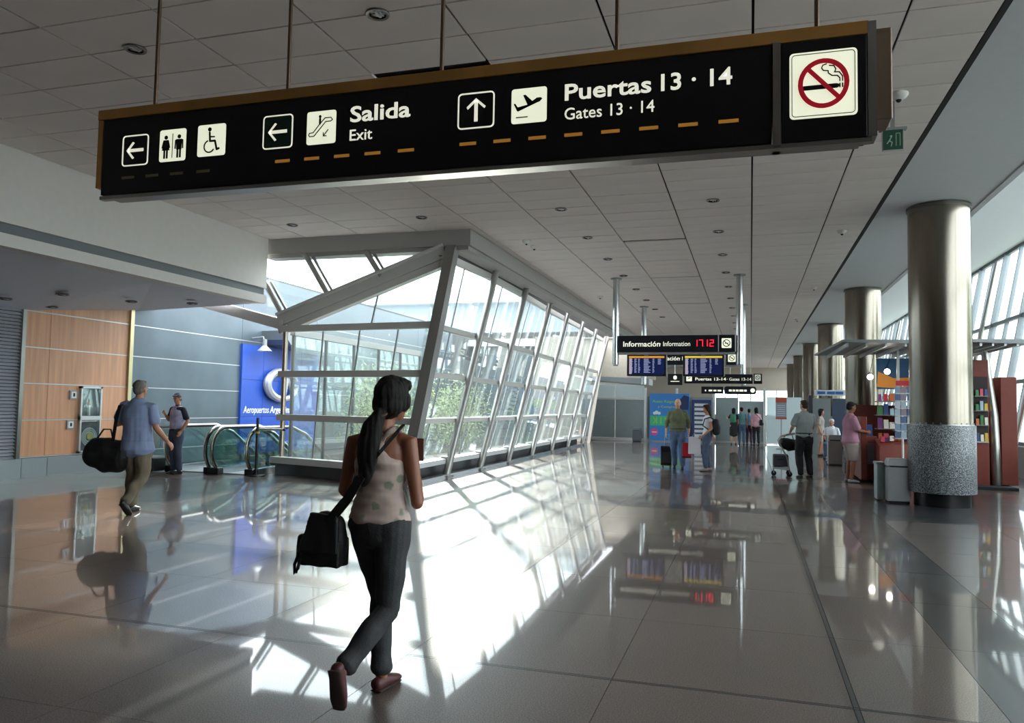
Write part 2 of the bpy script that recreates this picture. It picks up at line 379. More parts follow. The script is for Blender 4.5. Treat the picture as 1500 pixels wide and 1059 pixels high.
# ---- left wall
wl_ = struct('wall_left', MB().box(-13.4, -13.14, -7, 38, 0, 5.05), M('wall_backing', '#4a4a4a', .8))
WOOD = M('light_wood_veneer', '#c4926f', .42, var=.16, scale=2.2, stretch=(6, 6, .35), rvar=.04)
GPAN = M('blue_grey_metal_panel', '#56646c', .38, .35, var=.12, scale=1.2, rvar=.06)
zs = [.38, 1.08, 1.78, 2.47, 3.16, 3.9]
for (y0, y1) in ((11.28, 11.86), (11.86, 13.86)):
    for a, b in zip(zs[:-1], zs[1:]): obj('wood_panel', MB().box(-13.14, -13.1, y0+.004, y1-.004, a+.012, b-.012), WOOD, wl_)
for (y0, y1) in ((13.96, 17.85), (17.85, 21.6), (21.6, 25.5), (25.5, 29.4), (29.4, 33.3)):
    for a, b in zip([0]+zs, zs+[5.0]): obj('metal_panel', MB().box(-13.14, -13.1, y0+.006, y1-.006, a+.012, b-.012), GPAN, wl_)
for z in zs: obj('joint_strip', MB().box(-13.14, -13.095, 11.28, 33.3, z-.009, z+.009), ALU, wl_)
obj('corner_post', MB().box(-13.14, -13.05, 13.86, 13.96, 0, 3.9), M('warm_steel', '#cfc39a', .3, .8), wl_)
for k in range(44): obj('shutter_slat', MB().add([(-13.14, 7.5, .36+k*.064), (-13.06, 7.5, .366+k*.064), (-13.14, 7.5, .415+k*.064), (-13.14, 11.2, .36+k*.064), (-13.06, 11.2, .366+k*.064), (-13.14, 11.2, .415+k*.064)], [(0, 1, 2), (3, 5, 4), (0, 3, 4, 1), (1, 4, 5, 2), (2, 5, 3, 0)]), M('shutter_grey', '#c3c4cc', .45, .3), wl_)
obj('shutter_frame', MB().box(-13.14, -13.04, 11.2, 11.28, 0, 3.3), STEEL, wl_)
struct('baseboard_left', MB().box(-13.14, -13.02, -7, 11.3, 0, .36).box(-13.14, -13.02, 11.31, 11.86, 0, .36).box(-13.14, -13.02, 11.87, 13.86, 0, .36), M('base_steel', '#b4bcc0', .35, .7, rvar=.05))
# ---- glazed light court
B = [(-6.01, 13.07), (-6.10, 15.29), (-6.13, 17.48), (-6.16, 19.78), (-6.27, 22.49), (-6.36, 25.22), (-6.46, 28.09), (-6.53, 31.03)]
T = [(-5.70, 14.37), (-5.58, 16.83), (-5.62, 19.50), (-5.74, 22.5), (-5.80, 25.11), (-5.84, 27.8), (-5.90, 30.6), (-6.02, 33.9)]
def post_pt(k, z, off=0): b, t = B[k], T[k]; u = z/4.65; return Vector((b[0]+(t[0]-b[0])*u-off, b[1]+(t[1]-b[1])*u, z))
LP = lambda z: Vector((-9.42, 14.3, z))
# left post is vertical
cw = struct('window_1', MB().tube([(-9.42, 14.3, 0), (-9.42, 14.3, 3.15)], .055, 14), M('post_steel', '#a89a8c', .3, .9))
STL = M('mullion_silver', '#a09e9b', .36, .6, var=.05)
STLW = M('transom_white', '#cfceca', .5, .1)
obj('corner_post', MB().beam(post_pt(0, 0), post_pt(0, 4.66), .2, .24, up=(0, -1, 0)), M('post_grey', '#8f8d8b', .4, .5), cw)
for k in range(1, 8):
    m = obj('mullion', MB().tube([post_pt(k, .02), post_pt(k, 4.62)], .078, 14), STL, cw, smooth=True)
    ft = MB().box(B[k][0]-.12, B[k][0]+.12, B[k][1]-.2, B[k][1]+.12, 0, .05)
    for z in (.38, 1.19, 2.1, 3.06): q = post_pt(k, z); ft.beam(q-Vector((.2, 0, 0)), q, .07, .09)
    obj('bracket', ft, STL, m)
LV = (1.19, 2.1, 3.06)
for z in LV:
    p = post_pt(0, z); obj('transom', MB().beam(LP(z)-Vector((.1, -.0, 0)), p-Vector((.03, 0, 0)), .14, .13), STLW, cw)
    for k in range(7): obj('transom', MB().beam(post_pt(k, z, .16), post_pt(k+1, z, .16), .12, .1), STLW, cw)
lv = [.36, 1.19, 2.1, 3.06]
def lerp(a, b, t): return a+(b-a)*t
def pane(q, th=.012):
    q = [Vector(v) for v in q]; n = (q[1]-q[0]).cross(q[3]-q[0]).normalized()*th; return MB().hexa([*q, *[v+n for v in q]])
for i in range(3):
    for j in range(4):
        a0, a1 = LP(lv[i])+Vector((.05, .06, 0)), LP(lv[i+1])+Vector((.05, .06, 0)); b0, b1 = post_pt(0, lv[i]), post_pt(0, lv[i+1]); u, v = j/4, (j+1)/4; dv = Vector((0, .07, 0))
        obj('pane', pane([lerp(a0, b0, u+.003)+dv, lerp(a0, b0, v-.003)+dv, lerp(a1, b1, v-.003)+dv, lerp(a1, b1, u+.003)+dv]), GLASS, cw)
for j in range(1, 4):
    a0, a1, b0, b1 = LP(lv[0]), LP(3.06), post_pt(0, .36), post_pt(0, 3.06); dv = Vector((0, .1, 0)); obj('glazing_bar', MB().beam(lerp(a0, b0, j/4)+dv, lerp(a1, b1, j/4)+dv, .025, .03), GREYP, cw)
# upper triangle of the left face
tz = 4.5; A_, B_, C_ = LP(3.12)+Vector((.6, .1, 0)), post_pt(0, 3.12)+Vector((0, .08, 0)), post_pt(0, 4.4)+Vector((0, .08, 0))
mid = lerp(A_, B_, .48); midt = lerp(A_, C_, .48)
obj('pane', pane([A_, mid, midt, midt]), GLASS, cw); obj('pane', pane([mid, B_, C_, midt]), GLASS, cw)
obj('glazing_bar', MB().beam(mid, midt, .025, .03), GREYP, cw)
lv2 = [.36, 1.19, 2.1, 3.06, 4.55]
for k in range(7):
    for i in range(4):
        for h0, h1 in ((0, .5), (.5, 1)):
            f = lambda z, u: lerp(post_pt(k, z, .24), post_pt(k+1, z, .24), u)
            z0, z1 = lv2[i], lv2[i+1]; obj('pane', pane([f(z0, h0+.006), f(z0, h1-.006), f(z1, h1-.006), f(z1, h0+.006)]), GLASS, cw)
    obj('glazing_bar', MB().beam(lerp(post_pt(k, .4, .22), post_pt(k+1, .4, .22), .5), lerp(post_pt(k, 4.55, .22), post_pt(k+1, 4.55, .22), .5), .02, .03), GREYP, cw)
    obj('head_frame', MB().beam(post_pt(k, 4.5, .2), post_pt(k+1, 4.5, .2), .1, .14), STLW, cw)
for k in range(7): obj('head_closer', MB().hexa([post_pt(k, 4.48, .26), post_pt(k+1, 4.48, .26), post_pt(k+1, 4.48, .2), post_pt(k, 4.48, .2), post_pt(k, 4.8, .26), post_pt(k+1, 4.8, .26), post_pt(k+1, 4.8, .12), post_pt(k, 4.8, .12)]), M('head_dark', '#4a4a4b', .6), cw)
# sill, dark base and floor rail
sl = MB()
sl.beam((-9.55, 14.22, .31), (-5.95, 13.16, .31), .22, .13)
for k in range(7): sl.beam(post_pt(k, .36, .2)-Vector((0, .02, .03)), post_pt(k+1, .36, .2)-Vector((0, -.02, .03)), .26, .1)
obj('sill', sl, M('sill_white', '#d6d7d8', .35), cw)
bs = MB().beam((-9.5, 14.3, .11), (-6.1, 13.28, .11), .14, .26)
for k in range(7): bs.beam((B[k][0]-.25, B[k][1], .14), (B[k+1][0]-.25, B[k+1][1], .14), .12, .28)
obj('base_plinth', bs, M('dark_plinth', '#1c1d1f', .4), cw)
rl = MB()
for k in range(7): rl.beam((B[k][0], B[k][1]-.1*(k == 0), .035), (B[k+1][0], B[k+1][1], .035), .16, .07)
obj('floor_rail', rl, M('rail_steel', '#c3c8cc', .25, .7), cw)
# sloping roof edge and the skylight over it
D0, D1 = Vector((-9.62, 14.40, 3.18)), Vector((-5.86, 14.44, 4.52))
sk = struct('window_2', MB().beam(D0+Vector((0, 0, .07)), D1+Vector((0, 0, .07)), .22, .26).beam(D0+Vector((0, .02, -.15)), D1+Vector((0, .02, -.15)), .2, .14).beam(D0+Vector((0, -.04, .18)), D1+Vector((0, -.04, .18)), .34, .05), M('roof_edge_white', '#c9c7c3', .5))
for (t0, b0) in (((-9.06, 4.66), (-8.44, 3.72)), ((-7.62, 4.66), (-7.25, 4.12)), ((-10.04, 4.1), (-9.5, 3.28))):
    obj('rafter', MB().tube([(t0[0], 14.36, t0[1]), (b0[0], 14.36, b0[1])], .06, 10).beam((t0[0]+.13, 14.42, t0[1]), (b0[0]+.13, 14.42, b0[1]), .05, .05), STL, sk, smooth=True)
obj('pane', MB().add([(-10, 14.46, 3.1), (-9.6, 14.46, 3.2), (-5.9, 14.46, 4.6), (-10, 14.46, 4.64), (-10, 14.47, 3.1), (-9.6, 14.47, 3.2), (-5.9, 14.47, 4.6), (-10, 14.47, 4.64)], [(0, 1, 2, 3), (7, 6, 5, 4), (0, 4, 5, 1), (1, 5, 6, 2), (2, 6, 7, 3), (3, 7, 4, 0)]), GLASS, sk)
struct('trim_12', MB().beam((-11.75, 14.45, 3.72), (-9.5, 14.4, 3.15), .28, .22).box(-13.1, -11.7, 14.3, 14.6, 3.62, 3.85), M('fascia_white', '#cbc9c6', .55))
# inner court glazing behind the escalators
ic = struct('window_3', MB().box(-9.5, -9.38, 14.6, 21.4, 2.95, 3.1).box(-9.5, -9.38, 14.6, 21.4, 0, .12), STL)
for i in range(6):
    y = 14.65+i*1.34; obj('mullion', MB().box(-9.47, -9.41, y-.03, y+.03, .1, 3.0), M('dark_frame', '#33393c', .4), ic)
    if i < 5: obj('pane', MB().box(-9.445, -9.435, y+.035, y+1.305, .12, 2.95), GLASS, ic)
# ---- right glass wall, leaning outwards
RW = struct('window_4', MB().box(6.25, 6.6, -7, 70, 0, .75), M('low_wall', '#9a9a9c', .6))
RB = lambda y, z: Vector((6.45+(z-.75)*.19, y, z))
RM = M('facade_frame', '#8d949a', .4, .5)
ny = 44
for i in range(ny+1):
    y = 0+i*1.35; big = i % 2 == 0
    obj('mullion', MB().beam(RB(y, .7), RB(y, 6.5), .07, .18 if big else .1, up=(1, 0, 0)), RM, RW)
    if i % 4 == 0: obj('brace', MB().tube([RB(y, .75)-Vector((.35, 0, 0)), RB(y, 6.2)-Vector((.25, 0, 0))], .05, 8), STEEL, RW)
for z in (.8, 2.4, 4.25, 6.45): obj('transom', MB().beam(RB(-1, z), RB(66, z), .1, .1), RM, RW)
for y0 in range(0, 60, 6):
    for z0, z1 in ((.8, 2.4), (2.4, 4.25), (4.25, 6.45)): obj('pane', pane([RB(y0, z0), RB(y0+5.98, z0), RB(y0+5.98, z1), RB(y0, z1)]), GLASS, RW)
struct('wall_right', MB().beam(RB(-7, 3.5), RB(-.5, 3.5), .2, 6.2), PLASTER)
# ---- far partitions and upper walls
fp = struct('wall_far', MB().box(-13.2, -4.5, 38.6, 38.9, 2.95, 5.05), M('beige_upper_wall', '#b9b2a4', .7, var=.04))
up = MB(); up.hexa([(-9, 37.1, 2.95), (-4.6, 37.1, 2.65), (-4.6, 38.6, 2.65), (-9, 38.6, 2.95), (-9, 37.1, 3.1), (-4.6, 37.1, 2.95), (-4.6, 38.6, 2.95), (-9, 38.6, 3.1)])
obj('canopy_slab', up, M('slab_grey', '#8f999e', .5), fp)
PANG = M('pale_grey_panel', '#7f8b90', .35, .1, var=.03)
pt = struct('wall_partition', MB().box(-9.2, -4.7, 37.05, 37.1, 0, .12).box(-9.2, -4.7, 37.05, 37.1, 1.94, 2.02), ALU)
for x0, x1 in ((-9.1, -7.65), (-7.62, -6.2), (-6.17, -4.82)):
    obj('partition_panel', MB().box(x0, x1, 37.07, 37.1, .13, 1.93), PANG, pt); obj('pane', MB().box(x0, x1, 37.08, 37.09, 2.03, 2.62), FROST, pt)
for x in (-4.76, -3.3, -1.62): obj('partition_post', MB().box(x-.05, x+.05, 37.02, 37.12, 0, 2.5), M('post_white', '#d2dcde', .4), pt)
pt2 = struct('wall_partition_2', MB().box(-1.6, .7, 37.35, 37.4, 0, .1), ALU)
for x0, x1, h_ in ((-4.7, -3.3, 2.1), (-3.28, -1.65, 2.1), (-1.55, -.55, 2.1), (-.52, .55, 1.95)): obj('partition_panel', MB().box(x0, x1, 37.36, 37.39, .1, h_), M('frosted_pale_panel', '#94a1a4', .3, var=.03), pt2)
obj('partition_post', MB().box(.56, .66, 37.3, 37.42, 0, 2.55), M('post_white'), pt2)
obj('partition_panel', MB().box(.7, 2.2, 37.4, 37.43, .05, 2.15), FROST, pt2)
EWM = M('end_wall_cream', '#b9b3a6', .7)
ew = struct('wall_end', MB().box(-13, 8.2, 66, 66.2, 3.15, 5.1).box(-13, -3, 66, 66.2, 0, 3.15).box(3, 8.2, 66, 66.2, 0, 3.15).box(2.5, 8.2, 66, 66.2, 5.1, 6.8).box(-3, 3, 66, 66.2, 0, 1.2), EWM)
wn5 = struct('window_5', MB().box(-3, 3, 66.05, 66.1, 2.2, 2.26), ALU)
for x in range(-3, 3): obj('mullion', MB().box(x-.04, x+.04, 66.0, 66.1, 1.2, 3.15), ALU, wn5); obj('pane', MB().box(x+.05, x+.95, 66.06, 66.07, 1.2, 3.15), GLASS, wn5)
struct('wall_side', MB().box(-9.3, -9.1, 37, 66, 0, 5.05), PLASTER)
# back edge of the court on the hall side past the last mullion
struct('wall_court_end', MB().hexa([(-6.75, 33.2, 0), (-6.62, 33.2, 0), (-7.6, 38.6, 0), (-7.8, 38.6, 0), (-6.3, 34.2, 4.7), (-6.1, 34.2, 4.7), (-7.0, 38.6, 4.7), (-7.2, 38.6, 4.7)]).box(-9.4, -7.2, 34.1, 34.3, 0, 4.7), M('court_end_grey', '#a29c8f', .7))
# ---- escalator pit
struct('floor_pit', MB().box(-12.05, -9.3, 14.7, 21.4, -3.2, -3.1).box(-12.1, -12.0, 14.8, 21.4, -3.2, -.02).box(-9.42, -9.32, 14.8, 21.4, -3.2, -.02).box(-12.1, -9.3, 21.3, 21.4, -3.2, -.02).box(-12.1, -9.3, 14.75, 14.85, -3.2, -.3), M('pit_grey', '#5b6366', .6))
# ================================================================ OUTSIDE, IN THE LIGHT COURT
struct('ground_court', MB().box(-40, -9.5, 21.5, 90, -.35, -.05).box(-9.4, -6.3, 14.5, 34, -.35, -.05).box(-60, -13.5, 14.5, 120, -.5, -.36), M('court_paving', '#9a9a92', .8, var=.1))
WG = M('facade_glass_dark', '#5d6c72', .12, .3, var=.2, scale=.4); WF = M('fascia_pale', '#d5d9dc', .5)
bd = thing('terminal_wing', (-19, 40, 0), 'low terminal wing across the court with pale horizontal bands and dark glass', 'building')
obj('wall', MB().box(-21, -15, 22.6, 55, 0, 4.6), M('wing_wall', '#7b8589', .6), bd)
for i in range(11): obj('window', MB().box(-15.02, -14.9, 22.8+i*2.8, 25.4+i*2.8, .5, 4.3), WG, bd)
for z, h_ in ((.45, .3), (2.25, .25), (3.05, .3), (3.9, .4)): obj('fascia_band', MB().box(-15.0, -14.45, 22.4, 55, z-h_/2, z+h_/2), WF, bd)
for i in range(6): obj('strut', MB().beam((-14.4, 24+i*4.8, 2.2), (-14.2, 25.6+i*4.8, 3.9), .09, .09), WF, bd)
obj('roof', MB().box(-21.5, -14.2, 22.2, 55.5, 4.6, 4.8), WF, bd)
b2 = thing('hangar_block', (-28, 62, 0), 'large pale grey building with flat roof far behind the court', 'building')
obj('wall', MB().box(-40, -12, 58, 76, 0, 9.6), M('hangar_grey', '#8e9aa3', .6, var=.03), b2)
obj('roof', MB().box(-41, -11.5, 57, 77, 9.6, 10.6), M('hangar_roof', '#bcc5cb', .5), b2)
for i in range(12): obj('window', MB().box(-38+i*2.1, -36.4+i*2.1, 57.9, 58.0, 5, 6.6), WG, b2)
b3 = thing('link_building', (-9.5, 44, 0), 'dark glazed block closing the far end of the light court', 'building')
obj('wall', MB().box(-14.0, -9.4, 36, 50, 0, 4.4), M('link_grey', '#66716f', .5), b3)
for i in range(4): obj('window', MB().box(-13.8+i*1.1, -12.9+i*1.1, 35.9, 36.0, .4, 4.0), WG, b3)
obj('roof', MB().box(-14.05, -9.3, 35.5, 50, 4.4, 4.7), WF, b3)
LEAFM = [M('leaf_light', '#a5b078', .55, var=.25, scale=14), M('leaf_green', '#86966a', .6, var=.3, scale=12), M('leaf_dark', '#4d6238', .65, var=.3, scale=12)]
BARK = M('bark', '#5b5142', .8)
def shrub(x, y, h_, w, mi, label, n=1500, name='leafy_shrub'):
    t = thing(name, (x, y, 0), label, 'shrub', 'bushes in the light court'); st = MB(); tips = []
    for k in range(9):
        a = random.uniform(0, 2*pi); r = random.uniform(.2, 1)*w; top = Vector((x+cos(a)*r, y+sin(a)*r, h_*random.uniform(.6, 1)))
        b0 = Vector((x+cos(a)*.08, y+sin(a)*.08, -.05)); m_ = lerp(b0, top, .5)+Vector((-cos(a)*.08, -sin(a)*.08, .1)); st.tube([b0, m_, top], [.025, .016, .006], 6); tips.append((b0, m_, top))
    obj('stems', st, BARK, t)
    lf = MB()
    for k in range(n):
        b0, m_, tp = random.choice(tips); u = random.random()**.6; p = lerp(lerp(b0, m_, u), lerp(m_, tp, u), u)+Vector([random.gauss(0, .3*w) for _ in range(3)])
        if p.z < .02 or p.x < -12.85: continue
        d = Vector([random.gauss(0, 1) for _ in range(3)]).normalized(); e = d.orthogonal().normalized(); L = random.uniform(.03, .075); W_ = L*.3; nn = d.cross(e)*.01
        lf.add([p-d*L, p+e*W_, p+d*L, p-e*W_+nn], [(0, 1, 2), (0, 2, 3)])
    obj('foliage', lf, LEAFM[mi], t, kind='stuff')
for i, a in enumerate([(-11.8, 23.0, 2.7, 1.3, 0, 'tall yellow-green bush seen just left of the woman\'s head through the glass', 3200), (-8.9, 19.2, 1.9, .9, 1, 'green bush behind the second slanted bay of the glazing', 2200),
        (-9.2, 24.2, 2.0, 1.1, 1, 'mid green bush behind the middle bays of the slanted glazing', 2400), (-8.3, 16.6, 1.7, .75, 1, 'bush nearest the slanted corner post inside the court', 2000),
        (-11.9, 25.5, 2.2, .9, 2, 'dark green bush at the left of the court by the dark frame', 2000), (-8.4, 29, 1.8, .9, 2, 'dark bush behind the farthest bays of the glazing', 1500), (-10.6, 27.5, 2.5, 1.3, 0, 'pale green bush in the back of the court', 2400)]): shrub(*a[:5], a[5], a[6])
for i, (y, h_) in enumerate(((18, 5.2), (24, 6), (30, 5.5), (37, 6.2))):
    t = thing('tree', (12+i, y, 0), ['bright green tree outside the right facade, nearest', 'green tree outside the right facade behind the kiosk', 'third tree along the right facade outside', 'farthest tree outside the right facade'][i], 'tree', 'trees outside the right facade'); x = 12+i
    obj('trunk', MB().tube([(x, y, -.4), (x+.1, y, 1.5), (x-.1, y+.2, h_*.7)], [.16, .12, .05], 8), BARK, t); lf = MB()
    for k in range(2600):
        d = Vector([random.gauss(0, 1) for _ in range(3)]).normalized()*random.uniform(.5, 1)**.5; p = Vector((x+d.x*2.1, y+d.y*2.4, h_*.58+d.z*h_*.42)); q = Vector([random.gauss(0, 1) for _ in range(3)]).normalized(); e = q.orthogonal().normalized()
        lf.add([p-q*.2, p+e*.09, p+q*.2, p-e*.09+q.cross(e)*.03], [(0, 1, 2), (0, 2, 3)])
    obj('crown', lf, LEAFM[i % 2], t, kind='stuff')
struct('ground_outside', MB().box(6.6, 80, -20, 120, -.4, -.1), M('apron_ground', '#8f9389', .85, var=.1, scale=.3))

# ================================================================ COLUMNS
def column(x, y, label):
    t = thing('steel_column', (x, y, 0), label, 'column', 'round columns along the right side')
    obj('shaft', MB().lathe([(.47, 1.34), (.47, 4.93)], (x, y, 0), 64), COLSTEEL, t, smooth=True)
    obj('collar', MB().lathe([(.49, 4.93), (.49, 4.985), (.44, 4.99), (.44, 5.02)], (x, y, 0), 48), M('collar_steel', '#6f6c66', .35, .9), t, smooth=True)
    rv = MB()
    for k in range(28): a = 2*pi*k/28; rv.ball((x+cos(a)*.475, y+sin(a)*.475, 1.355), .009, 6, 4)
    rv.lathe([(.478, 1.325), (.478, 1.34)], (x, y, 0), 48); obj('rivet_ring', rv, STEEL, t)
    for a in (radians(-20), radians(160)):
        obj('seam', MB().box(x+cos(a)*.468-.004, x+cos(a)*.468+.004, y+sin(a)*.468-.006, y+sin(a)*.468+.006, 1.35, 4.92), M('seam_dark', '#4d4a46', .4, .8), t)
    obj('cladding', MB().lathe([(.5, .22), (.505, .24), (.505, 1.31), (.5, 1.325)], (x, y, 0), 64), G_COL, t, smooth=True)
    obj('plinth', MB().lathe([(.42, 0), (.42, .22)], (x, y, 0), 48), M('black_plinth', '#141416', .3), t, smooth=True)
    return t
CY = [14.5, 23.8, 33.1, 42.4, 51.7, 61.0]
for y, l in zip(CY, ('big steel column with speckled granite base in the right foreground', 'steel column rising behind the kiosk canopy, second from the camera', 'third steel column, just left of the canopy tip', 'fourth steel column with bluish highlight, behind the waiting travellers', 'fifth steel column far down the hall', 'farthest steel column at the end of the row')): column(3.03, y, l)

# ================================================================ MAIN HANGING SIGN
LIT = M('lit_sign_white', '#f4f7dc', .5, emit=.34); LITG = M('lit_letter', '#f6f5e2', .5, emit=.3); INK = M('sign_ink_black', '#08080a', .5)
AMB = M('amber_reflex_strip', '#c98a35', .4, emit=.12); GRN = M('sign_green', '#0f2b1c', .4); RED = M('sign_red', '#b3132b', .5, emit=.15)
Y0 = 3.6
S = thing('directional_sign', (-1.55, 3.7, 2.66), 'long black hanging sign reading Salida and Puertas 13-14 under the ceiling', 'sign')
obj('housing', MB().box(-3.68, .6, 3.7, 3.86, 2.8, 3.215), M('housing_steel', '#94806e', .35, .85, var=.2, scale=2), S, bevel=.006)
obj('top_rail', MB().box(-3.69, .49, Y0-.012, 3.7, 3.145, 3.205), BRONZE, S, bevel=.004)
obj('end_strip', MB().box(-3.69, -3.655, Y0-.005, 3.7, 2.74, 3.145), BRONZE, S)
obj('end_strip', MB().box(.485, .52, Y0-.012, 3.7, 2.69, 3.2), STEEL, S)
obj('face_panel', MB().box(-3.65, .09, Y0-.006, 3.72, 2.695, 3.143), SIGNBLK, S, bevel=.004)
obj('divider', MB().box(.095, .128, Y0-.016, 3.72, 2.68, 3.15), STEEL, S)
obj('side_panel', MB().box(.132, .482, Y0-.012, 3.72, 2.69, 3.143), SIGNBLK, S, bevel=.004)
obj('bottom_rail', MB().box(-3.66, .5, Y0-.002, 3.64, 2.67, 2.69).box(-3.62, .46, 3.66, 3.72, 2.68, 2.69), STEEL, S)
for x in (-3.4, -2.49, -1.56, -.63, .29): obj('hanging_rod', MB().tube([(x, 3.72, 3.2), (x, 3.72, 5.06)], .0115, 10), M('rod_steel', '#7a6656', .3, .9), S, smooth=True)
yf = Y0-.006
def frame_box(x0, x1, z0, z1, fill=None):
    m = MB(); p = m.rrect_pts(x0, x1, z0, z1, .018); m.stroke(p, .007, yf-.003, closed=True); obj('pictogram_frame', m, LITG, S)
    if fill: obj('pictogram_field', MB().rrect(x0, x1, z0, z1, .018, yf-.0015, .0015), fill, S)
def arrow(cx, cz, ang, L=.055, mat=LITG):
    m = MB(); c, s = cos(ang), sin(ang); r = lambda a, b: (cx+a*c-b*s, cz+a*s+b*c)
    q = lambda pts: m.poly([r(*p) for p in pts], yf-.003)
    q([(-L*1.05, -.009), (L*.9, -.009), (L*.9, .009), (-L*1.05, .009)])
    for k in (1, -1): q([(L*1.12, 0), (L*.85, 0), (L*.12, k*L*.8), (L*.32, k*L*.92)] if k > 0 else [(L*1.12, 0), (L*.32, k*L*.92), (L*.12, k*L*.8), (L*.85, 0)])
    obj('arrow', m, mat, S)
def plate(x0, x1, z0, z1): return obj('pictogram_plate', MB().rrect(x0, x1, z0, z1, .014, yf-.002, .002), LIT, S)
frame_box(-3.5, -3.322, 2.857, 3.032); arrow(-3.412, 2.945, pi)
frame_box(-2.55, -2.37, 2.88, 3.06, GRN); arrow(-2.46, 2.97, pi)
frame_box(-1.41, -1.222, 2.89, 3.068); arrow(-1.316, 2.98, pi/2)
P1 = plate(-3.24, -3.06, 2.86, 3.045); m = MB(); y_ = yf-.004
for cx, fem in ((-3.195, 1), (-3.105, 0)):
    m.disc(cx, 3.0, .012, y_)
    if fem: m.poly([(cx-.014, 2.985), (cx-.026, 2.925), (cx+.026, 2.925), (cx+.014, 2.985)], y_); m.poly([(cx-.03, 2.94), (cx-.024, 2.938), (cx-.012, 2.983), (cx-.018, 2.985)], y_); m.poly([(cx+.024, 2.938), (cx+.03, 2.94), (cx+.018, 2.985), (cx+.012, 2.983)], y_)
    else: m.poly([(cx-.018, 2.925), (cx+.018, 2.925), (cx+.02, 2.985), (cx-.02, 2.985)], y_); m.poly([(cx-.03, 2.93), (cx-.022, 2.93), (cx-.02, 2.984), (cx-.028, 2.98)], y_); m.poly([(cx+.022, 2.93), (cx+.03, 2.93), (cx+.028, 2.98), (cx+.02, 2.984)], y_)
    for k in (-1, 1): m.poly([(cx+k*.009-.006, 2.878), (cx+k*.009+.006, 2.878), (cx+k*.009+.006, 2.93), (cx+k*.009-.006, 2.93)], y_)
m.poly([(-3.152, 2.88), (-3.148, 2.88), (-3.148, 3.02), (-3.152, 3.02)], y_); obj('pictogram', m, INK, S)
plate(-2.98, -2.795, 2.87, 3.05); m = MB(); cx, cz = -2.888, 2.935
m.disc(cx-.012, 3.022, .012, y_); m.stroke([(cx-.012, 3.004), (cx-.008, 2.955), (cx+.025, 2.955), (cx+.038, 2.905), (cx+.052, 2.91)], .012, y_); m.stroke([(cx-.01, 2.98), (cx+.02, 2.978)], .008, y_)
m.stroke([(cx-.012+.034*cos(a), 2.925+.034*sin(a)) for a in [radians(110+k*18) for k in range(13)]], .008, y_); obj('pictogram', m, INK, S)
plate(-2.28, -2.105, 2.88, 3.06); m = MB()
m.stroke([(-2.262, 2.925), (-2.235, 2.925), (-2.165, 3.0), (-2.135, 3.0), (-2.125, 3.008), (-2.135, 3.02), (-2.17, 3.02), (-2.205, 2.985), (-2.24, 2.945), (-2.262, 2.943), (-2.267, 2.934), (-2.262, 2.925)], .005, y_)
m.disc(-2.2, 3.03, .008, y_); m.stroke([(-2.2, 3.018), (-2.2, 2.992)], .012, y_); m.stroke([(-2.15, 2.955), (-2.175, 2.925)], .005, y_); m.stroke([(-2.178, 2.94), (-2.178, 2.922), (-2.16, 2.922)], .005, y_)
obj('pictogram', m, INK, S)
plate(-1.13, -.95, 2.89, 3.065); m = MB()
m.poly([(-1.107, 2.968), (-1.097, 2.972), (-1.088, 2.96), (-.985, 2.992), (-.972, 3.005), (-.98, 3.012), (-1.0, 3.012), (-1.095, 2.95)], y_)
m.poly([(-1.07, 3.03), (-1.058, 3.032), (-1.01, 2.985), (-1.045, 2.975)], y_); m.poly([(-1.118, 2.99), (-1.11, 2.992), (-1.09, 2.962), (-1.1, 2.952)], y_)
m.poly([(-1.105, 2.918), (-1.045, 2.918), (-1.045, 2.923), (-1.105, 2.923)], y_); obj('pictogram', m, INK, S)
m = MB(); m.rrect(.165, .443, 2.79, 3.088, .018, Y0-.016, .004); obj('no_smoking_plate', m, LIT, S)
m = MB(); y2 = Y0-.018; m.stroke(m.rrect_pts(.175, .433, 2.8, 3.078, .014), .003, y2, closed=True)
m.stroke([(.225, 2.925), (.36, 2.925)], .02, y2-.001); m.stroke([(.372, 2.918), (.372, 2.933)], .006, y2); m.stroke([(.383, 2.918), (.383, 2.933)], .006, y2)
m.stroke([(.372, 2.945), (.372, 2.958), (.362, 2.97), (.34, 2.972), (.325, 2.985), (.325, 2.995)], .005, y2); m.stroke([(.383, 2.945), (.383, 2.965), (.37, 2.985), (.35, 2.987)], .005, y2)
m.stroke([(.325, 2.995), (.305, 2.998), (.298, 3.01), (.303, 3.022), (.318, 3.026)], .005, y2); m.stroke([(.352, 2.988), (.356, 3.0), (.348, 3.015), (.33, 3.018)], .005, y2); obj('pictogram', m, INK, S)
m = MB(); m.stroke([(.305+.095*cos(2*pi*k/32), 2.94+.101*sin(2*pi*k/32)) for k in range(32)], .021, y2-.003, closed=True); m.stroke([(.243, 3.008), (.367, 2.872)], .019, y2-.003); obj('prohibition_ring', m, RED, S)
text('lettering', 'Salida', -2.02, 2.983, yf-.002, .345, .086, LITG, S, bold=.022); text('lettering', 'Exit', -2.02, 2.883, yf-.002, .13, .062, LITG, S)
text('lettering', 'Puertas', -.86, 2.984, yf-.002, .415, .082, LITG, S, bold=.022); text('lettering', '13 · 14', -.4, 2.984, yf-.002, .32, .082, LITG, S, bold=.022)
text('lettering', 'Gates 13 · 14', -.86, 2.888, yf-.002, .43, .06, LITG, S)
GRY = M('dim_reflex_strip', '#7a6b55', .4)
for x in (-3.5, -3.33, -3.16, -2.98): obj('dash', MB().box(x, x+.088, yf-.002, yf, 2.78, 2.795), GRY, S)
for x in (-2.47, -2.29, -2.11, -1.93, -1.74): obj('dash', MB().box(x, x+.09, yf-.002, yf, 2.798, 2.814), AMB, S)
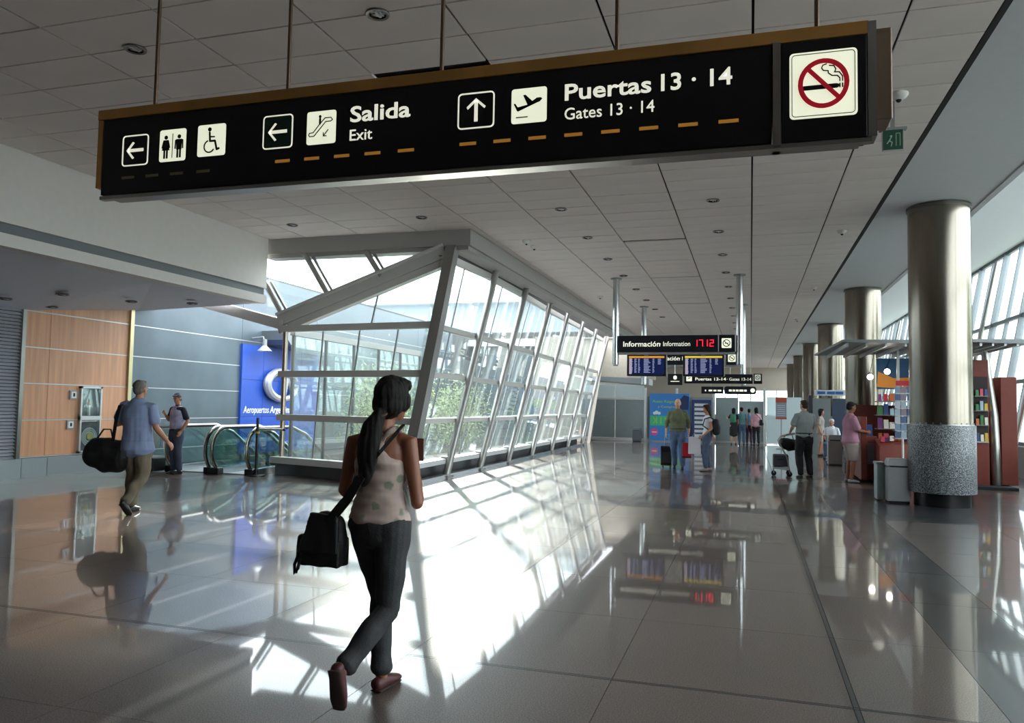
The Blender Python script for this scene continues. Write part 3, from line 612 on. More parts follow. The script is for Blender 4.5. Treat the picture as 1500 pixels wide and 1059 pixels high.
for k in range(8): x = -1.4+k*1.26/7; obj('dash', MB().box(x, x+.088, yf-.002, yf, 2.804, 2.82), AMB, S)
# small green exit sign hung behind the right end
e = thing('exit_sign', (1.5, 9.4, 4.45), 'small green square sign on the ceiling right of the long hanging sign', 'sign')
obj('board', MB().box(1.42, 1.62, 9.38, 9.41, 4.44, 4.66), M('exit_green', '#1d4a35', .5), e); obj('rim', MB().box(1.41, 1.63, 9.39, 9.42, 4.43, 4.67), ALU, e); obj('bracket', MB().box(1.38, 1.66, 9.37, 9.44, 4.66, 4.69).box(1.5, 1.54, 9.39, 9.42, 4.69, 5.0), GREYP, e)
m = MB(); m.disc(1.5, 4.59, .012, 9.376); m.stroke([(1.5, 4.575), (1.48, 4.54), (1.46, 4.51)], .012, 9.376); m.stroke([(1.48, 4.54), (1.51, 4.52), (1.5, 4.48)], .01, 9.376); m.stroke([(1.55, 4.48), (1.55, 4.62), (1.59, 4.62), (1.59, 4.48)], .006, 9.376); obj('pictogram', m, M('pale_green', '#9fc4ab', .5), e)
# detectors and sprinkler heads
def detector(x, y, r, label):
    t = thing('ceiling_sensor', (x, y, 4.93), label, 'sensor'); obj('body', MB().lathe([(.3*r, 4.93), (r*.8, 4.95), (r, 4.985), (r, 5.0)], (x, y, 0), 20), WHITE, t, smooth=True); obj('lens', MB().ball((x, y, 4.93), r*.3, 8, 6), DARK, t)
for x, y, r, l in ((1.55, 9.2, .1, 'round ceiling sensor beside the small green exit sign'), (-4.52, 15.6, .09, 'ceiling sensor near the corner of the edge beam, nearer of the pair'), (-4.5, 16.15, .09, 'ceiling sensor near the corner of the edge beam, farther of the pair'), (-4.5, 23.9, .09, 'ceiling sensor above the far bays of the glazing'),
                   (1.68, 16.0, .09, 'ceiling sensor by the dark ceiling edge, level with the first column'), (1.7, 23.2, .09, 'ceiling sensor by the dark ceiling edge, level with the second column'), (1.69, 31.2, .09, 'ceiling sensor by the dark ceiling edge, level with the third column')): detector(x, y, r, l)
# ---- downlights
def downlight():
    t = bpy.data.objects.new('downlight', None); COL.objects.link(t); t.empty_display_size = .1
    obj('trim_ring', MB().lathe([(.075, .028), (.08, 0), (.105, -.004), (.11, .004), (.1, .03)], (0, 0, 0), 24, close=False), M('downlight_trim', '#77726e', .3, .8), t, local=True, smooth=True)
    obj('reflector', MB().lathe([(.078, 0), (.06, .018), (.0, .022)], (0, 0, 0), 20, close=False), M('reflector_dark', '#2a2523', .2, .6), t, local=True, smooth=True)
    obj('lamp', MB().box(-.012, .012, -.06, .06, .003, .014).box(.03, .045, -.045, .045, .003, .012), M('lamp_pale', '#c9cfd4', .3), t, local=True)
    return t
ORD = ['first', 'second', 'third', 'fourth', 'fifth', 'sixth', 'seventh', 'eighth', 'ninth', 'tenth', 'eleventh', 'twelfth', 'thirteenth']
dl0 = downlight(); first = True
def dl(x, y, z, group, label):
    global first
    o = dl0 if first else copy_tree(dl0); first = False; o.location = (x, y, z); tag(o, label, 'ceiling light', group)
for k in range(11):
    y = 6.12+2.36*k
    if k != 0 or True: dl(-3.2, y, 4.985, 'downlights in the row left of the hall centre', '%s downlight from the camera in the ceiling row left of the hall centre' % ORD[k])
for k in range(2, 13):
    dl(-.6, 6.12+2.36*k, 4.985, 'downlights in the row right of the hall centre', '%s downlight below the hanging sign in the ceiling row right of the hall centre' % ORD[k-2])
for k, l in ((0, 'unlit downlight behind the leftmost sign rod'), (2, 'unlit downlight just under the sign, above its Salida part'), (3, 'unlit downlight close to the edge beam over the skylight')): dl(-5.87, 6.12+2.36*k, 4.985, 'downlights near the edge beam', l)
for k, l in ((2, 'unlit downlight near the bulkhead below the left end of the sign'), (3, 'unlit downlight by the inner corner of bulkhead and edge beam')): dl(-8.63, 6.12+2.36*k, 4.985, 'downlights near the bulkhead', l)
for k, (x, y, z, l) in enumerate(((-12.3, 10.2, 3.19, 'left soffit downlight, leftmost above the shutter'), (-11.6, 10.7, 3.32, 'left soffit downlight, second from left'), (-11.6, 12.3, 3.41, 'left soffit downlight, largest one in the middle'), (-11.0, 13.3, 3.49, 'left soffit downlight, rightmost near its edge'), (-12.7, 11.5, 3.22, 'left soffit downlight nearest the wood panels'))): dl(x, y, z, 'downlights in the low soffit', l)

# ================================================================ INFORMATION SIGNS AND SCREENS
def hanger(x, y, label, z0=2.64):
    t = thing('ceiling_post', (x, y, z0), label, 'post', 'steel posts carrying the far signs')
    obj('tube', MB().tube([(x, y, z0+.04), (x, y, 5.0)], .085, 20), M('post_bright_steel', '#c0c2c3', .22, .95), t, smooth=True); obj('foot', MB().tube([(x, y, z0), (x, y, z0+.05)], .07, 16), GREYP, t)
    obj('ceiling_flange', MB().lathe([(.15, 4.97), (.15, 5.0)], (x, y, 0), 20), GREYP, t)
for x, y, l in ((-3.46, 20.7, 'steel post left of the information sign'), (-.27, 20.7, 'steel post right of the information sign'), (-3.48, 26.6, 'steel post behind the left part of the information sign'), (-.24, 26.6, 'steel post just behind the right one, carrying the gates sign')): hanger(x, y, l, 2.64 if y < 25 else 2.3)
def info_sign(y, clock, label):
    t = thing('information_sign', (-2, y, 3.0), label, 'sign'); f = y-.1
    obj('housing', MB().box(-3.37, -.8, f, y+.1, 3.0, 3.44), M('sign_navy', '#0b0e1a', .35), t, bevel=.01); obj('side_housing', MB().box(-.78, -.38, f, y+.1, 3.0, 3.44), M('sign_navy'), t, bevel=.01)
    obj('lower_rail', MB().box(-3.37, -.38, y-.06, y+.06, 2.94, 3.0), GREYP, t)
    text('lettering', 'Información', -3.24, 3.15, f-.003, .97, .14, LITG, t, bold=.022); text('lettering', '· Information', -2.27, 3.155, f-.003, .77, .13, LITG, t)
    if clock:
        C7 = M('led_red', '#ff1530', .4, emit=1.3); m = MB(); SEG = {'1': 'bc', '7': 'abc', '2': 'abged'}
        for ch, x in (('1', -1.41), ('7', -1.27), ('1', -1.15), ('2', -1.0)):
            w, h_ = .085, .16; zb = 3.15; L = dict(a=[(0, h_), (w, h_)], b=[(w, h_), (w, h_/2)], c=[(w, h_/2), (w, 0)], d=[(0, 0), (w, 0)], e=[(0, 0), (0, h_/2)], g=[(0, h_/2), (w, h_/2)])
            for s_ in SEG[ch]: m.stroke([(x+a, zb+b) for a, b in L[s_]], .016, f-.003)
        obj('clock_digits', m, C7, t)
    obj('no_smoking_plate', MB().rrect(-.71, -.47, 3.1, 3.35, .02, f-.003), LIT, t); m = MB(); m.stroke([(-.59+.085*cos(2*pi*k/20), 3.225+.085*sin(2*pi*k/20)) for k in range(20)], .022, f-.006, closed=True); m.stroke([(-.65, 3.28), (-.53, 3.17)], .02, f-.006); m.stroke([(-.63, 3.22), (-.55, 3.22)], .02, f-.006); obj('pictogram', m, INK, t)
info_sign(20.7, True, 'black Información sign with red 17 12 clock'); info_sign(26.6, False, 'rear information sign partly hidden behind the screens')
def screen(x0, x1, label, bar):
    t = thing('flight_screen', ((x0+x1)/2, 20.9, 2.33), label, 'screen', 'flight information screens'); f = 20.82
    obj('case', MB().box(x0, x1, f, 21.1, 2.38, 2.96), BLACK, t, bevel=.01); obj('bracket', MB().box((x0+x1)/2-.05, (x0+x1)/2+.05, 20.7, 20.98, 2.9, 2.945), GREYP, t)
    obj('display', MB().box(x0+.05, x1-.05, f-.004, f, 2.42, 2.91), M('screen_blue', '#131c46', .2, emit=.3), t); obj('header_bar', MB().box(x0+.05, x1-.05, f-.006, f-.003, 2.86, 2.91), M('screen_'+bar, {'amber': '#d6922d', 'yellow': '#dcc13a'}[bar], .3, emit=.38), t)
    m = MB(); rr = random.Random(int(x0*100))
    for r in range(12):
        z = 2.82-r*.032
        for cx, w in ((.08, .07), (.2, .06), (.3, .05), (.45, .16), (.68, .05), (.82, .08)):
            if cx > .8 and r > 4: continue
            m.box(x0+cx, x0+cx+w*rr.uniform(.7, 1.1), f-.006, f-.003, z, z+.016)
    obj('flight_rows', m, M('screen_rows', '#9aa0c4', .3, emit=.25), t); obj('gate_column', MB().box(x0+.06, x0+.13, f-.0065, f-.003, 2.43, 2.85), M('screen_column', '#b7a7b8', .3, emit=.22), t)
screen(-3.17, -2.13, 'left flight screen with orange header bar', 'amber'); screen(-1.7, -.65, 'right flight screen with yellow header bar', 'yellow')
g = thing('gates_sign', (-.9, 26.5, 2.38), 'dark far sign reading Puertas 13-14 Gates 13-14', 'sign')
obj('housing', MB().box(-2.11, .07, 26.4, 26.55, 2.38, 2.69), M('sign_navy'), g, bevel=.01); obj('side_housing', MB().box(.09, .36, 26.4, 26.55, 2.38, 2.71), M('sign_navy'), g, bevel=.01)
text('lettering', 'Puertas 13-14', -1.75, 2.48, 26.397, .98, .1, LITG, g, bold=.018); text('lettering', '· Gates 13-14', -.74, 2.48, 26.397, .76, .1, LITG, g)
obj('pictogram_plate', MB().rrect(-2.04, -1.86, 2.45, 2.63, .02, 26.397), LIT, g); m = MB(); m.stroke([(-2.0, 2.52), (-1.9, 2.57)], .02, 26.393); m.stroke([(-1.97, 2.59), (-1.94, 2.54)], .015, 26.393); obj('pictogram', m, INK, g)
obj('no_smoking_plate', MB().rrect(.13, .31, 2.48, 2.68, .02, 26.397), M('dim_plate', '#b9bcb0', .5, emit=.3), g); m = MB(); m.stroke([(.22+.06*cos(2*pi*k/16), 2.58+.06*sin(2*pi*k/16)) for k in range(16)], .016, 26.393, closed=True); m.stroke([(.18, 2.62), (.26, 2.54)], .014, 26.393); obj('pictogram', m, INK, g)
g = thing('shop_sign', (-2.4, 26.5, 2.32), 'small black hanging sign with a white emblem, left of the gates sign', 'sign')
obj('board', MB().box(-2.65, -2.17, 26.42, 26.5, 2.32, 2.69), BLACK, g, bevel=.01); obj('rod', MB().tube([(-2.42, 26.46, 2.69), (-2.42, 26.46, 3.0)], .012, 8), ALU, g)
m = MB(); m.disc(-2.41, 2.56, .06, 26.417); m.stroke([(-2.46, 2.6), (-2.41, 2.63), (-2.36, 2.6)], .02, 26.417); m.box(-2.56, -2.27, 26.417, 26.42, 2.43, 2.455); obj('emblem', m, LITG, g)
g = thing('far_sign', (-.4, 33, 2.18), 'rounded dark sign with pale lettering far above the group of travellers', 'sign')
obj('housing', MB().rrect(-1.03, .22, 2.17, 2.49, .1, 32.95, .15), M('sign_navy'), g); m = MB()
for x, w in ((-.85, .12), (-.7, .1), (-.57, .1), (-.44, .16), (-.25, .1)): m.box(x, x+w, 32.945, 32.95, 2.28, 2.36)
m.disc(.08, 2.33, .09, 32.945); obj('marks', m, LITG, g); obj('rod', MB().tube([(-.8, 33.03, 2.48), (-.8, 33.03, 5.0)], .012, 6).tube([(0, 33.03, 2.48), (0, 33.03, 5.0)], .012, 6), ALU, g)
g = thing('far_sign', (-1.5, 34, 2.2), 'low dark sign half hidden left of the rounded far sign', 'sign')
obj('housing', MB().box(-2.0, -1.1, 33.95, 34.1, 2.2, 2.5), M('sign_navy'), g); m = MB()
for x, w in ((-1.85, .05), (-1.7, .15), (-1.5, .12), (-1.33, .15)): m.box(x, x+w, 33.945, 33.95, 2.3, 2.37)
obj('marks', m, LITG, g); obj('rod', MB().tube([(-1.6, 34.03, 2.5), (-1.6, 34.03, 5.0)], .012, 6), ALU, g)

# ---- billboards by the far partition
b = thing('billboard', (-3.6, 36.9, .04), 'blue advertising billboard with green patch and pink circle by the far partition', 'billboard')
BB = M('billboard_blue', '#2f7ac2', .45); obj('board', MB().box(-4.52, -2.7, 36.85, 36.95, .05, 2.24).box(-4.5, -4.4, 36.8, 36.98, 0, .05).box(-2.82, -2.72, 36.8, 36.98, 0, .05), BB, b); f = 36.847
obj('green_field', MB().poly([(-4.5, .75), (-3.0, .75), (-3.1, 1.2), (-4.5, 1.2)], f), M('bill_green', '#37b07a', .5), b); m = MB(); m.disc(-4.3, .45, .17, f, .003, 20); obj('pink_circle', m, M('bill_pink', '#d44b8e', .5), b)
m = MB(); m.disc(-4.3, 1.32, .07, f); m.disc(-4.2, 1.35, .09, f); m.disc(-4.08, 1.32, .07, f); m.disc(-3.2, 1.35, .06, f); m.stroke([(-4.4, .44), (-4.2, .44)], .04, f-.003); obj('white_clouds', m, M('bill_white', '#d9e8ef', .5), b)
GT = M('bill_lime', '#8bc34f', .5); text('lettering', 'Auto Regalo', -4.4, 1.82, f, 1.15, .12, GT, b, bold=.015); text('lettering', 'y Compras', -4.15, 1.58, f, .85, .11, M('bill_sand', '#b5b26a', .5), b, bold=.01); m = MB()
for k in range(4): m.stroke([(-4.2+k*.2, .85), (-4.2+k*.2, 1.12)], .05, f-.003)
m.stroke([(-4.35, .85), (-4.25, .98), (-4.35, 1.12)], .04, f-.003); obj('lime_strokes', m, GT, b)
obj('dark_figure', MB().poly([(-3.2, 1.5), (-2.75, 1.5), (-2.72, 2.1), (-2.95, 2.18), (-3.15, 1.95)], f), M('bill_navy', '#142a5e', .5), b)
b = thing('notice_board', (-2.15, 36.7, 0), 'dark blue framed notice board with white rows behind the couple', 'board')
obj('frame', MB().box(-2.58, -1.72, 36.66, 36.75, .1, 1.97), M('frame_blue', '#233a78', .4), b); obj('sheet', MB().box(-2.5, -1.8, 36.65, 36.66, .2, 1.86), M('sheet_navy', '#3b4560', .5), b)
for k in range(8): obj('notice_row', MB().box(-2.46, -1.86, 36.64, 36.65, 1.68-k*.2, 1.8-k*.2), M('sheet_white', '#c9cfd8', .5), b)
obj('leg', MB().box(-2.5, -2.44, 36.68, 36.73, 0, .1), GREYP, b); obj('leg', MB().box(-1.86, -1.8, 36.68, 36.73, 0, .1), GREYP, b)
p = thing('poster_stand', (1.25, 33.2, 0), 'poster stand with red top and bottom bands beside the man with the trolley', 'stand')
obj('pole', MB().tube([(1.18, 33.2, .03), (1.18, 33.2, 1.3)], .02, 8), GREYP, p); obj('foot', MB().lathe([(.2, 0), (.2, .02), (.03, .04)], (1.18, 33.2, 0), 20), GREYP, p)
obj('board', MB().box(.97, 1.38, 33.14, 33.17, 1.2, 2.05), M('poster_grey', '#8b93a3', .5), p); obj('red_band', MB().box(.965, 1.385, 33.13, 33.14, 1.86, 2.06), M('poster_red', '#b4503c', .5), p); obj('red_band', MB().box(.965, 1.385, 33.13, 33.14, 1.19, 1.27), M('poster_red'), p)
m = MB()
for k in range(6): m.box(1.02, 1.33, 33.135, 33.14, 1.33+k*.08, 1.355+k*.08)
obj('print_rows', m, M('print_pale', '#c7ccd5', .5), p)
def bin_(x, y, w, d, h_, label, mat=None):
    t = thing('litter_bin', (x, y, 0), label, 'bin'); mat = mat or M('bin_grey', '#9a9a9a', .4, .5, var=.05)
    obj('body', MB().box(x-w/2, x+w/2, y-d/2, y+d/2, .03, h_*.82), mat, t, bevel=.012)
    obj('hood', MB().hexa([(x-w/2-.01, y-d/2-.01, h_*.84), (x+w/2+.01, y-d/2-.01, h_*.84), (x+w/2+.01, y+d/2+.01, h_*.84), (x-w/2-.01, y+d/2+.01, h_*.84), (x-w/2+.03, y-d/2+.03, h_), (x+w/2-.03, y-d/2+.03, h_), (x+w/2-.03, y+d/2-.03, h_), (x-w/2+.03, y+d/2-.03, h_)]), mat, t, bevel=.01)
    obj('opening', MB().box(x-w*.36, x+w*.36, y-d/2-.003, y+d/2+.003, h_*.81, h_*.85), DARK, t); obj('base', MB().box(x-w*.45, x+w*.45, y-d*.45, y+d*.45, 0, .03), DARK, t)
bin_(2.38, 14.65, .36, .36, .74, 'grey metal litter bin in front of the kiosk beside the big column'); bin_(2.3, 24.1, .38, .38, .86, 'grey litter bin in front of the seated travellers'); bin_(-5.05, 36.4, .38, .3, .62, 'small dark bin against the far grey partition', M('bin_dark', '#565c62', .5, .3))
t = thing('litter_bin', (2.2, 14.95, 0), 'narrow pale bin side box just left of the grey litter bin', 'bin'); obj('body', MB().box(2.08, 2.2, 14.75, 15.1, .02, .62), M('pale_bin', '#9fb0b5', .4, .2), t, bevel=.01); obj('lid', MB().box(2.07, 2.21, 14.74, 15.11, .62, .66), GREYP, t)

# ================================================================ LEFT SIDE: CABINET, BILLBOARD, ESCALATORS
c = thing('fire_cabinet', (-13.08, 12.88, .4), 'tall aluminium fire cabinet with two glass doors on the wood panelled wall', 'cabinet')
obj('frame', MB().box(-13.1, -13.03, 12.6, 12.64, .4, 1.76).box(-13.1, -13.03, 13.1, 13.14, .4, 1.76).box(-13.1, -13.03, 12.6, 13.14, 1.72, 1.76).box(-13.1, -13.03, 12.6, 13.14, .4, .44).box(-13.1, -13.02, 12.6, 13.14, 1.07, 1.15), ALU, c)
obj('back', MB().box(-13.105, -13.098, 12.62, 13.12, .42, 1.74), M('cabinet_dark', '#3e4548', .5), c)
for z0, z1 in ((.45, 1.06), (1.16, 1.71)): obj('door', MB().box(-13.04, -13.03, 12.65, 13.09, z0, z1), GLASS, c)
ex = thing('fire_extinguisher', (-13.07, 12.84, 1.16), 'small red and white fire extinguisher in the upper cabinet compartment', 'extinguisher'); obj('cylinder', MB().lathe([(.025, 1.16), (.03, 1.17), (.03, 1.36), (.012, 1.42)], (-13.068, 12.84, 0), 14), M('ext_white', '#cfcfc9', .4), ex, smooth=True); obj('red_cap', MB().lathe([(.028, 1.36), (.026, 1.46), (.008, 1.5)], (-13.068, 12.84, 0), 12), M('ext_red', '#b0302c', .4), ex, smooth=True)
hr = thing('hose_reel', (-13.06, 12.9, .55), 'coiled yellow and white hose in the lower cabinet compartment', 'hose')
m = MB(); 
for r in (.1, .14, .18): m.tube([(-13.07, 12.88+r*cos(a), .72+r*sin(a)) for a in [2*pi*k/24 for k in range(25)]], .016, 6)
obj('coil', m, M('hose_pale', '#a9b0ac', .6), hr); obj('hub', MB().tube([(-13.09, 12.88, .74), (-13.05, 12.88, .74)], .07, 14), M('hose_yellow', '#a79a45', .5), hr)
for y, z, l in ((12.46, 1.58, 'small framed notice left of the upper cabinet door'), (12.42, .98, 'small framed notice left of the lower cabinet door')):
    t = thing('wall_notice', (-13.09, y, z), l, 'notice'); obj('frame', MB().box(-13.1, -13.075, y-.09, y+.09, z-.09, z+.09), GREYP, t); obj('sheet', MB().box(-13.076, -13.07, y-.06, y+.06, z-.065, z+.065), M('notice_white', '#d5d5d2', .5), t); obj('mark', MB().box(-13.071, -13.067, y-.02, y+.025, z-.035, z+.035), INK, t)
b = thing('logo_billboard', (-13.05, 19.6, .3), 'tall blue wall board with silver ring logo and Aeropuertos Argentina lettering', 'billboard')
BLU = M('board_blue', '#1f49a6', .4, var=.05); 
for y0, y1 in ((17.8, 18.75), (18.76, 19.7), (19.71, 20.65), (20.66, 21.6)):
    for z0, z1 in ((.1, 1.1), (1.11, 2.1), (2.11, 3.06)): obj('board_panel', MB().box(-13.1, -13.03, y0, y1, z0, z1), BLU, b)
SIL = M('logo_silver', '#a9adb6', .35, .3); ring = MB(); N = 40; pts = []
for k in range(N+1):
    a = radians(20)+(radians(345))*k/N; w = .06+.06*(.5+.5*cos(a-pi)); pts.append((a, w))
for sgn, x in ((1, -12.92),):
    P = [(x, 19.55+.74*cos(a), 2.0+.4*sin(a)) for a, w in pts]; ring.tube(P, [w for a, w in pts], 8)
ring.tube([(-12.92, 19.75, 2.2), (-12.92, 19.68, 1.9), (-12.92, 19.55, 1.5)], [.07, .075, .07], 8).tube([(-12.92, 19.75, 2.2), (-12.92, 20.0, 1.9), (-12.92, 20.25, 1.75)], [.07, .06, .05], 8)
obj('ring_logo', ring, SIL, b, smooth=True); obj('lettering_slot', MB().box(-13.03, -13.028, 17.9, 21.5, 1.15, 1.155), BLU, b)
text('lettering', 'Aeropuertos', 17.92, 1.2, -13.025, 1.15, .2, M('letter_white', '#e8eaef', .5), b, axis='x', shear=.15); text('lettering', 'Argentina', 19.12, 1.2, -13.025, 1.05, .2, M('letter_white'), b, axis='x', bold=.022, shear=.15)
t = thing('wall_lamp', (-12.8, 18.2, 2.98), 'dome lamp fixed above the blue logo board', 'lamp'); obj('arm', MB().tube([(-13.1, 18.3, 3.25), (-12.75, 18.3, 3.28), (-12.7, 18.3, 3.1)], .025, 8), GREYP, t); obj('housing', MB().tube([(-12.7, 18.3, 3.02), (-12.7, 18.3, 3.22)], .06, 12), GREYP, t); obj('shade', MB().lathe([(.06, 3.04), (.2, 2.9), (.19, 2.89), (.05, 3.02)], (-12.7, 18.3, 0), 20), M('shade_silver', '#c9cdd0', .3, .6), t, smooth=True)
t = thing('curved_canopy', (-12.6, 20.3, 3.1), 'curved grey metal canopy above the blue logo board', 'canopy'); m = MB(); pr_ = [(18.75, 3.5), (18.8, 3.25), (18.95, 3.12), (19.3, 3.07), (21.6, 3.02), (21.6, 3.5)]
m.add([(-12.3, a, z) for a, z in pr_]+[(-13.1, a, z) for a, z in pr_], [(0, 1, 2, 3, 4, 5), (11, 10, 9, 8, 7, 6)]+[(i, i+6, (i+1) % 6+6, (i+1) % 6) for i in range(6)]); obj('shell', m, M('canopy_metal', '#7e868a', .35, .6), t)
# escalators
GB = M('balustrade_chrome', '#cdcbbd', .18, 1.)
def escalator(x0, x1, y0, label):
    t = thing('escalator', ((x0+x1)/2, y0, 0), label, 'escalator', 'escalators going down by the left wall')
    dz = lambda y: 0 if y < y0+1.6 else -(y-y0-1.6)*.577
    for x in (x0, x1):
        P = []; yc, zc, r = y0+.42, .50, .46
        for k in range(11): a = radians(250)-radians(160)*k/10; P.append((x, yc+r*cos(a)*.85, zc+r*sin(a)))
        P += [(x, y0+1.6, .96), (x, y0+2.2, .78), (x, y0+6.2, .96+dz(y0+6.2)+.1)]
        h = obj('handrail', MB().tube(P, .036, 8), RUBBER, t, smooth=True); obj('handrail_track', MB().tube([(p[0], p[1]+(-.03 if i < 8 else 0), p[2]+(.02 if i > 4 else 0)) for i, p in enumerate(P)], .026, 8), GB, h, smooth=True)
        gp = [(p[1]+.06, min(p[2]-.04, .92)) for p in P]; n = len(gp); gp += [(y0+6.2, dz(y0+6.2)+.12), (y0+1.7, .14), (y0+.4, .1)]
        m = MB(); k = len(gp); m.add([(x-.006, a, z) for a, z in gp]+[(x+.006, a, z) for a, z in gp], [tuple(range(k))[::-1], tuple(range(k, 2*k))]+[(i, (i+1) % k, (i+1) % k+k, i+k) for i in range(k)]); obj('glass_balustrade', m, GLASSG, t)
        obj('skirt', MB().hexa([(x-.09, y0+.25, 0), (x+.09, y0+.25, 0), (x+.09, y0+1.7, 0), (x-.09, y0+1.7, 0), (x-.09, y0+.3, .13), (x+.09, y0+.3, .13), (x+.09, y0+1.7, .15), (x-.09, y0+1.7, .15)]).hexa([(x-.09, y0+1.7, -.3), (x+.09, y0+1.7, -.3), (x+.09, y0+6.4, -3.1), (x-.09, y0+6.4, -3.1), (x-.09, y0+1.7, .15), (x+.09, y0+1.7, .15), (x+.09, y0+6.4, -2.6), (x-.09, y0+6.4, -2.6)]), M('skirt_steel', '#b9bcc0', .25, .9), t)
        obj('newel_cap', MB().box(x-.1, x+.1, y0+.1, y0+.3, 0, .14), BLACK, t, bevel=.02)
    obj('comb_plate', MB().box(x0+.1, x1-.1, y0+.3, y0+1.55, 0, .02), M('comb_alu', '#b3b6b8', .35, .9), t)
    for k in range(12): y = y0+1.55+k*.36; obj('step', MB().box(x0+.1, x1-.1, y, y+.36, dz(y+.3)-.28-(.0 if k else 0), min(.0, dz(y+.3))-.01), M('step_grey', '#5b5e61', .5, .6), t)
escalator(-11.72, -10.75, 13.55, 'left escalator with glass balustrade and chrome handrail loops, beside the guard'); escalator(-10.55, -9.72, 13.5, 'right escalator with glass balustrade, beside the glazed corner post')
t = thing('guard_rail', (-12.4, 14.0, 0), 'low rail with glass panel behind the man in the vest', 'railing'); obj('rail', MB().tube([(-13.0, 14.0, .93), (-11.85, 14.0, .93)], .03, 10), STEEL, t); obj('glass_panel', MB().box(-12.95, -11.9, 13.99, 14.0, .1, .88), GLASSG, t); 
for x in (-12.97, -11.87): obj('upright', MB().tube([(x, 14, 0), (x, 14, .93)], .022, 8), STEEL, t)
t = thing('barrier_post', (-9.62, 13.72, 0), 'black barrier post with a yellow ring in front of the escalator', 'post'); obj('pole', MB().tube([(-9.62, 13.72, .02), (-9.62, 13.72, 1.18)], .028, 12), BLACK, t, smooth=True); obj('foot', MB().lathe([(.19, 0), (.19, .02), (.03, .035)], (-9.62, 13.72, 0), 24), BLACK, t, smooth=True); obj('ring', MB().tube([(-9.62, 13.72, .86), (-9.62, 13.72, .9)], .045, 12), M('ring_yellow', '#b9a640', .5), t)
obj('barrier_bar', MB().tube([(-9.6, 13.75, .95), (-9.05, 13.8, .95)], .025, 10), ALU, t, smooth=True); obj('end_cap', MB().ball((-9.05, 13.8, .95), .03), BLACK, t)
t = thing('black_case', (-11.95, 13.55, 0), 'black case with ribbed grey top on the floor left of the guard', 'case'); obj('body', MB().box(-12.22, -11.86, 13.35, 13.75, .02, .3), BLACK, t, bevel=.02)
for k in range(4): obj('rib', MB().box(-12.18+k*.08, -12.13+k*.08, 13.37, 13.73, .3, .33), GREYP, t)

# ================================================================ KIOSK
K = thing('kiosk', (3.7, 20, 0), 'red-brown sweets kiosk with shelves and steel canopy behind the big column', 'kiosk')
KR = M('kiosk_red_brown', '#7c3428', .45, var=.06); KD = M('kiosk_dark', '#2b2022', .6)
obj('side_counter', MB().box(2.3, 2.62, 18.5, 21.2, .06, 1.0), KR, K, bevel=.01); obj('end_panel', MB().box(2.28, 2.4, 18.35, 18.95, .06, 1.42), KR, K, bevel=.01); obj('price_sheet', MB().box(2.42, 2.6, 18.49, 18.5, .4, .85), M('sheet_grey', '#8d8f94', .5), K)
obj('front_counter', MB().hexa([(2.55, 17.75, .06), (4.2, 17.9, .06), (4.2, 18.4, .06), (2.55, 18.4, .06), (2.55, 17.75, .82), (4.2, 17.9, 1.02), (4.2, 18.4, 1.1), (2.55, 18.4, .95)]), KR, K, bevel=.01)
obj('kick_base', MB().box(2.6, 5.1, 17.85, 21.0, 0, .06), DARK, K); obj('back_panel', MB().box(3.9, 4.0, 18.4, 21.2, .06, 2.5), KD, K); obj('rear_panel', MB().box(2.4, 4.0, 21.1, 21.2, .06, 1.7), KR, K)
obj('side_panel', MB().box(4.42, 4.72, 18.35, 21.2, .06, 2.65), KR, K); obj('outer_panel', MB().box(4.98, 5.28, 18.5, 21.2, .06, 2.3), KR, K, bevel=.01); obj('counter_floor', MB().box(2.62, 4.95, 18.4, 21.1, .02, .07), KD, K)
obj('display_recess', MB().box(4.44, 4.7, 18.33, 18.36, .95, 2.3), KD, K); obj('display_recess', MB().box(4.44, 4.7, 18.3, 18.33, .93, .96), STEEL, K)
obj('steel_post', MB().tube([(4.87, 18.45, .06), (4.82, 18.45, 1.5), (4.7, 18.5, 2.85)], [.1, .1, .07], 16), STEEL, K, smooth=True); obj('steel_post', MB().box(3.0, 3.05, 18.35, 18.42, .9, 2.85), STEEL, K); obj('post_foot', MB().box(4.72, 5.1, 18.3, 18.6, 0, .06), ALU, K)
def wing(x0, x1, name):
    ya, yb = 17.1, 20.4; za, zb = 2.94, 2.98; m = MB(); m.hexa([(x0+.3*(1 if x0 < 3 else 0), ya, za), (x1, ya, za-.06), (x1, yb, zb-.06), (x0, yb, zb-.1), (x0+.3*(1 if x0 < 3 else 0), ya, za+.05), (x1, ya, za+.03), (x1, yb, zb+.03), (x0, yb, zb-.06)]); w = obj(name, m, M('canopy_grey', '#8b9092', .4, .5), K)
    for k in range(5): x = x0+.4+k*(x1-x0-.4)/5; obj('canopy_rib', MB().beam((x, ya+.1, za-.05), (x-.1, yb-.1, zb-.12), .04, .08), ALU, w)
wing(1.5, 3.7, 'canopy'); wing(3.7, 5.15, 'canopy')
for x, z in ((2.5, 2.3), (2.84, 2.42)):
    s_ = obj('spotlight', MB().lathe([(.03, z+.08), (.07, z), (.06, z-.01)], (x, 18.6, 0), 14), BLACK, K); obj('bulb', MB().ball((x, 18.55, z-.01), .06, 12, 8), M('bulb_glow', '#fff6e6', .3, emit=14), s_); obj('cable', MB().tube([(x, 18.6, z+.07), (x+.1, 18.6, 2.85)], .006, 6), BLACK, s_)
obj('fascia_poster', MB().box(2.75, 3.85, 19.4, 19.45, 2.05, 2.75), M('poster_blue', '#1f5f8e', .4), K); obj('poster_patch', MB().poly([(2.75, 2.1), (3.2, 2.07), (3.75, 2.2), (3.7, 2.33), (3.1, 2.3), (2.78, 2.45)], 19.39), M('poster_orange', '#d98a2b', .5, emit=.1), K)
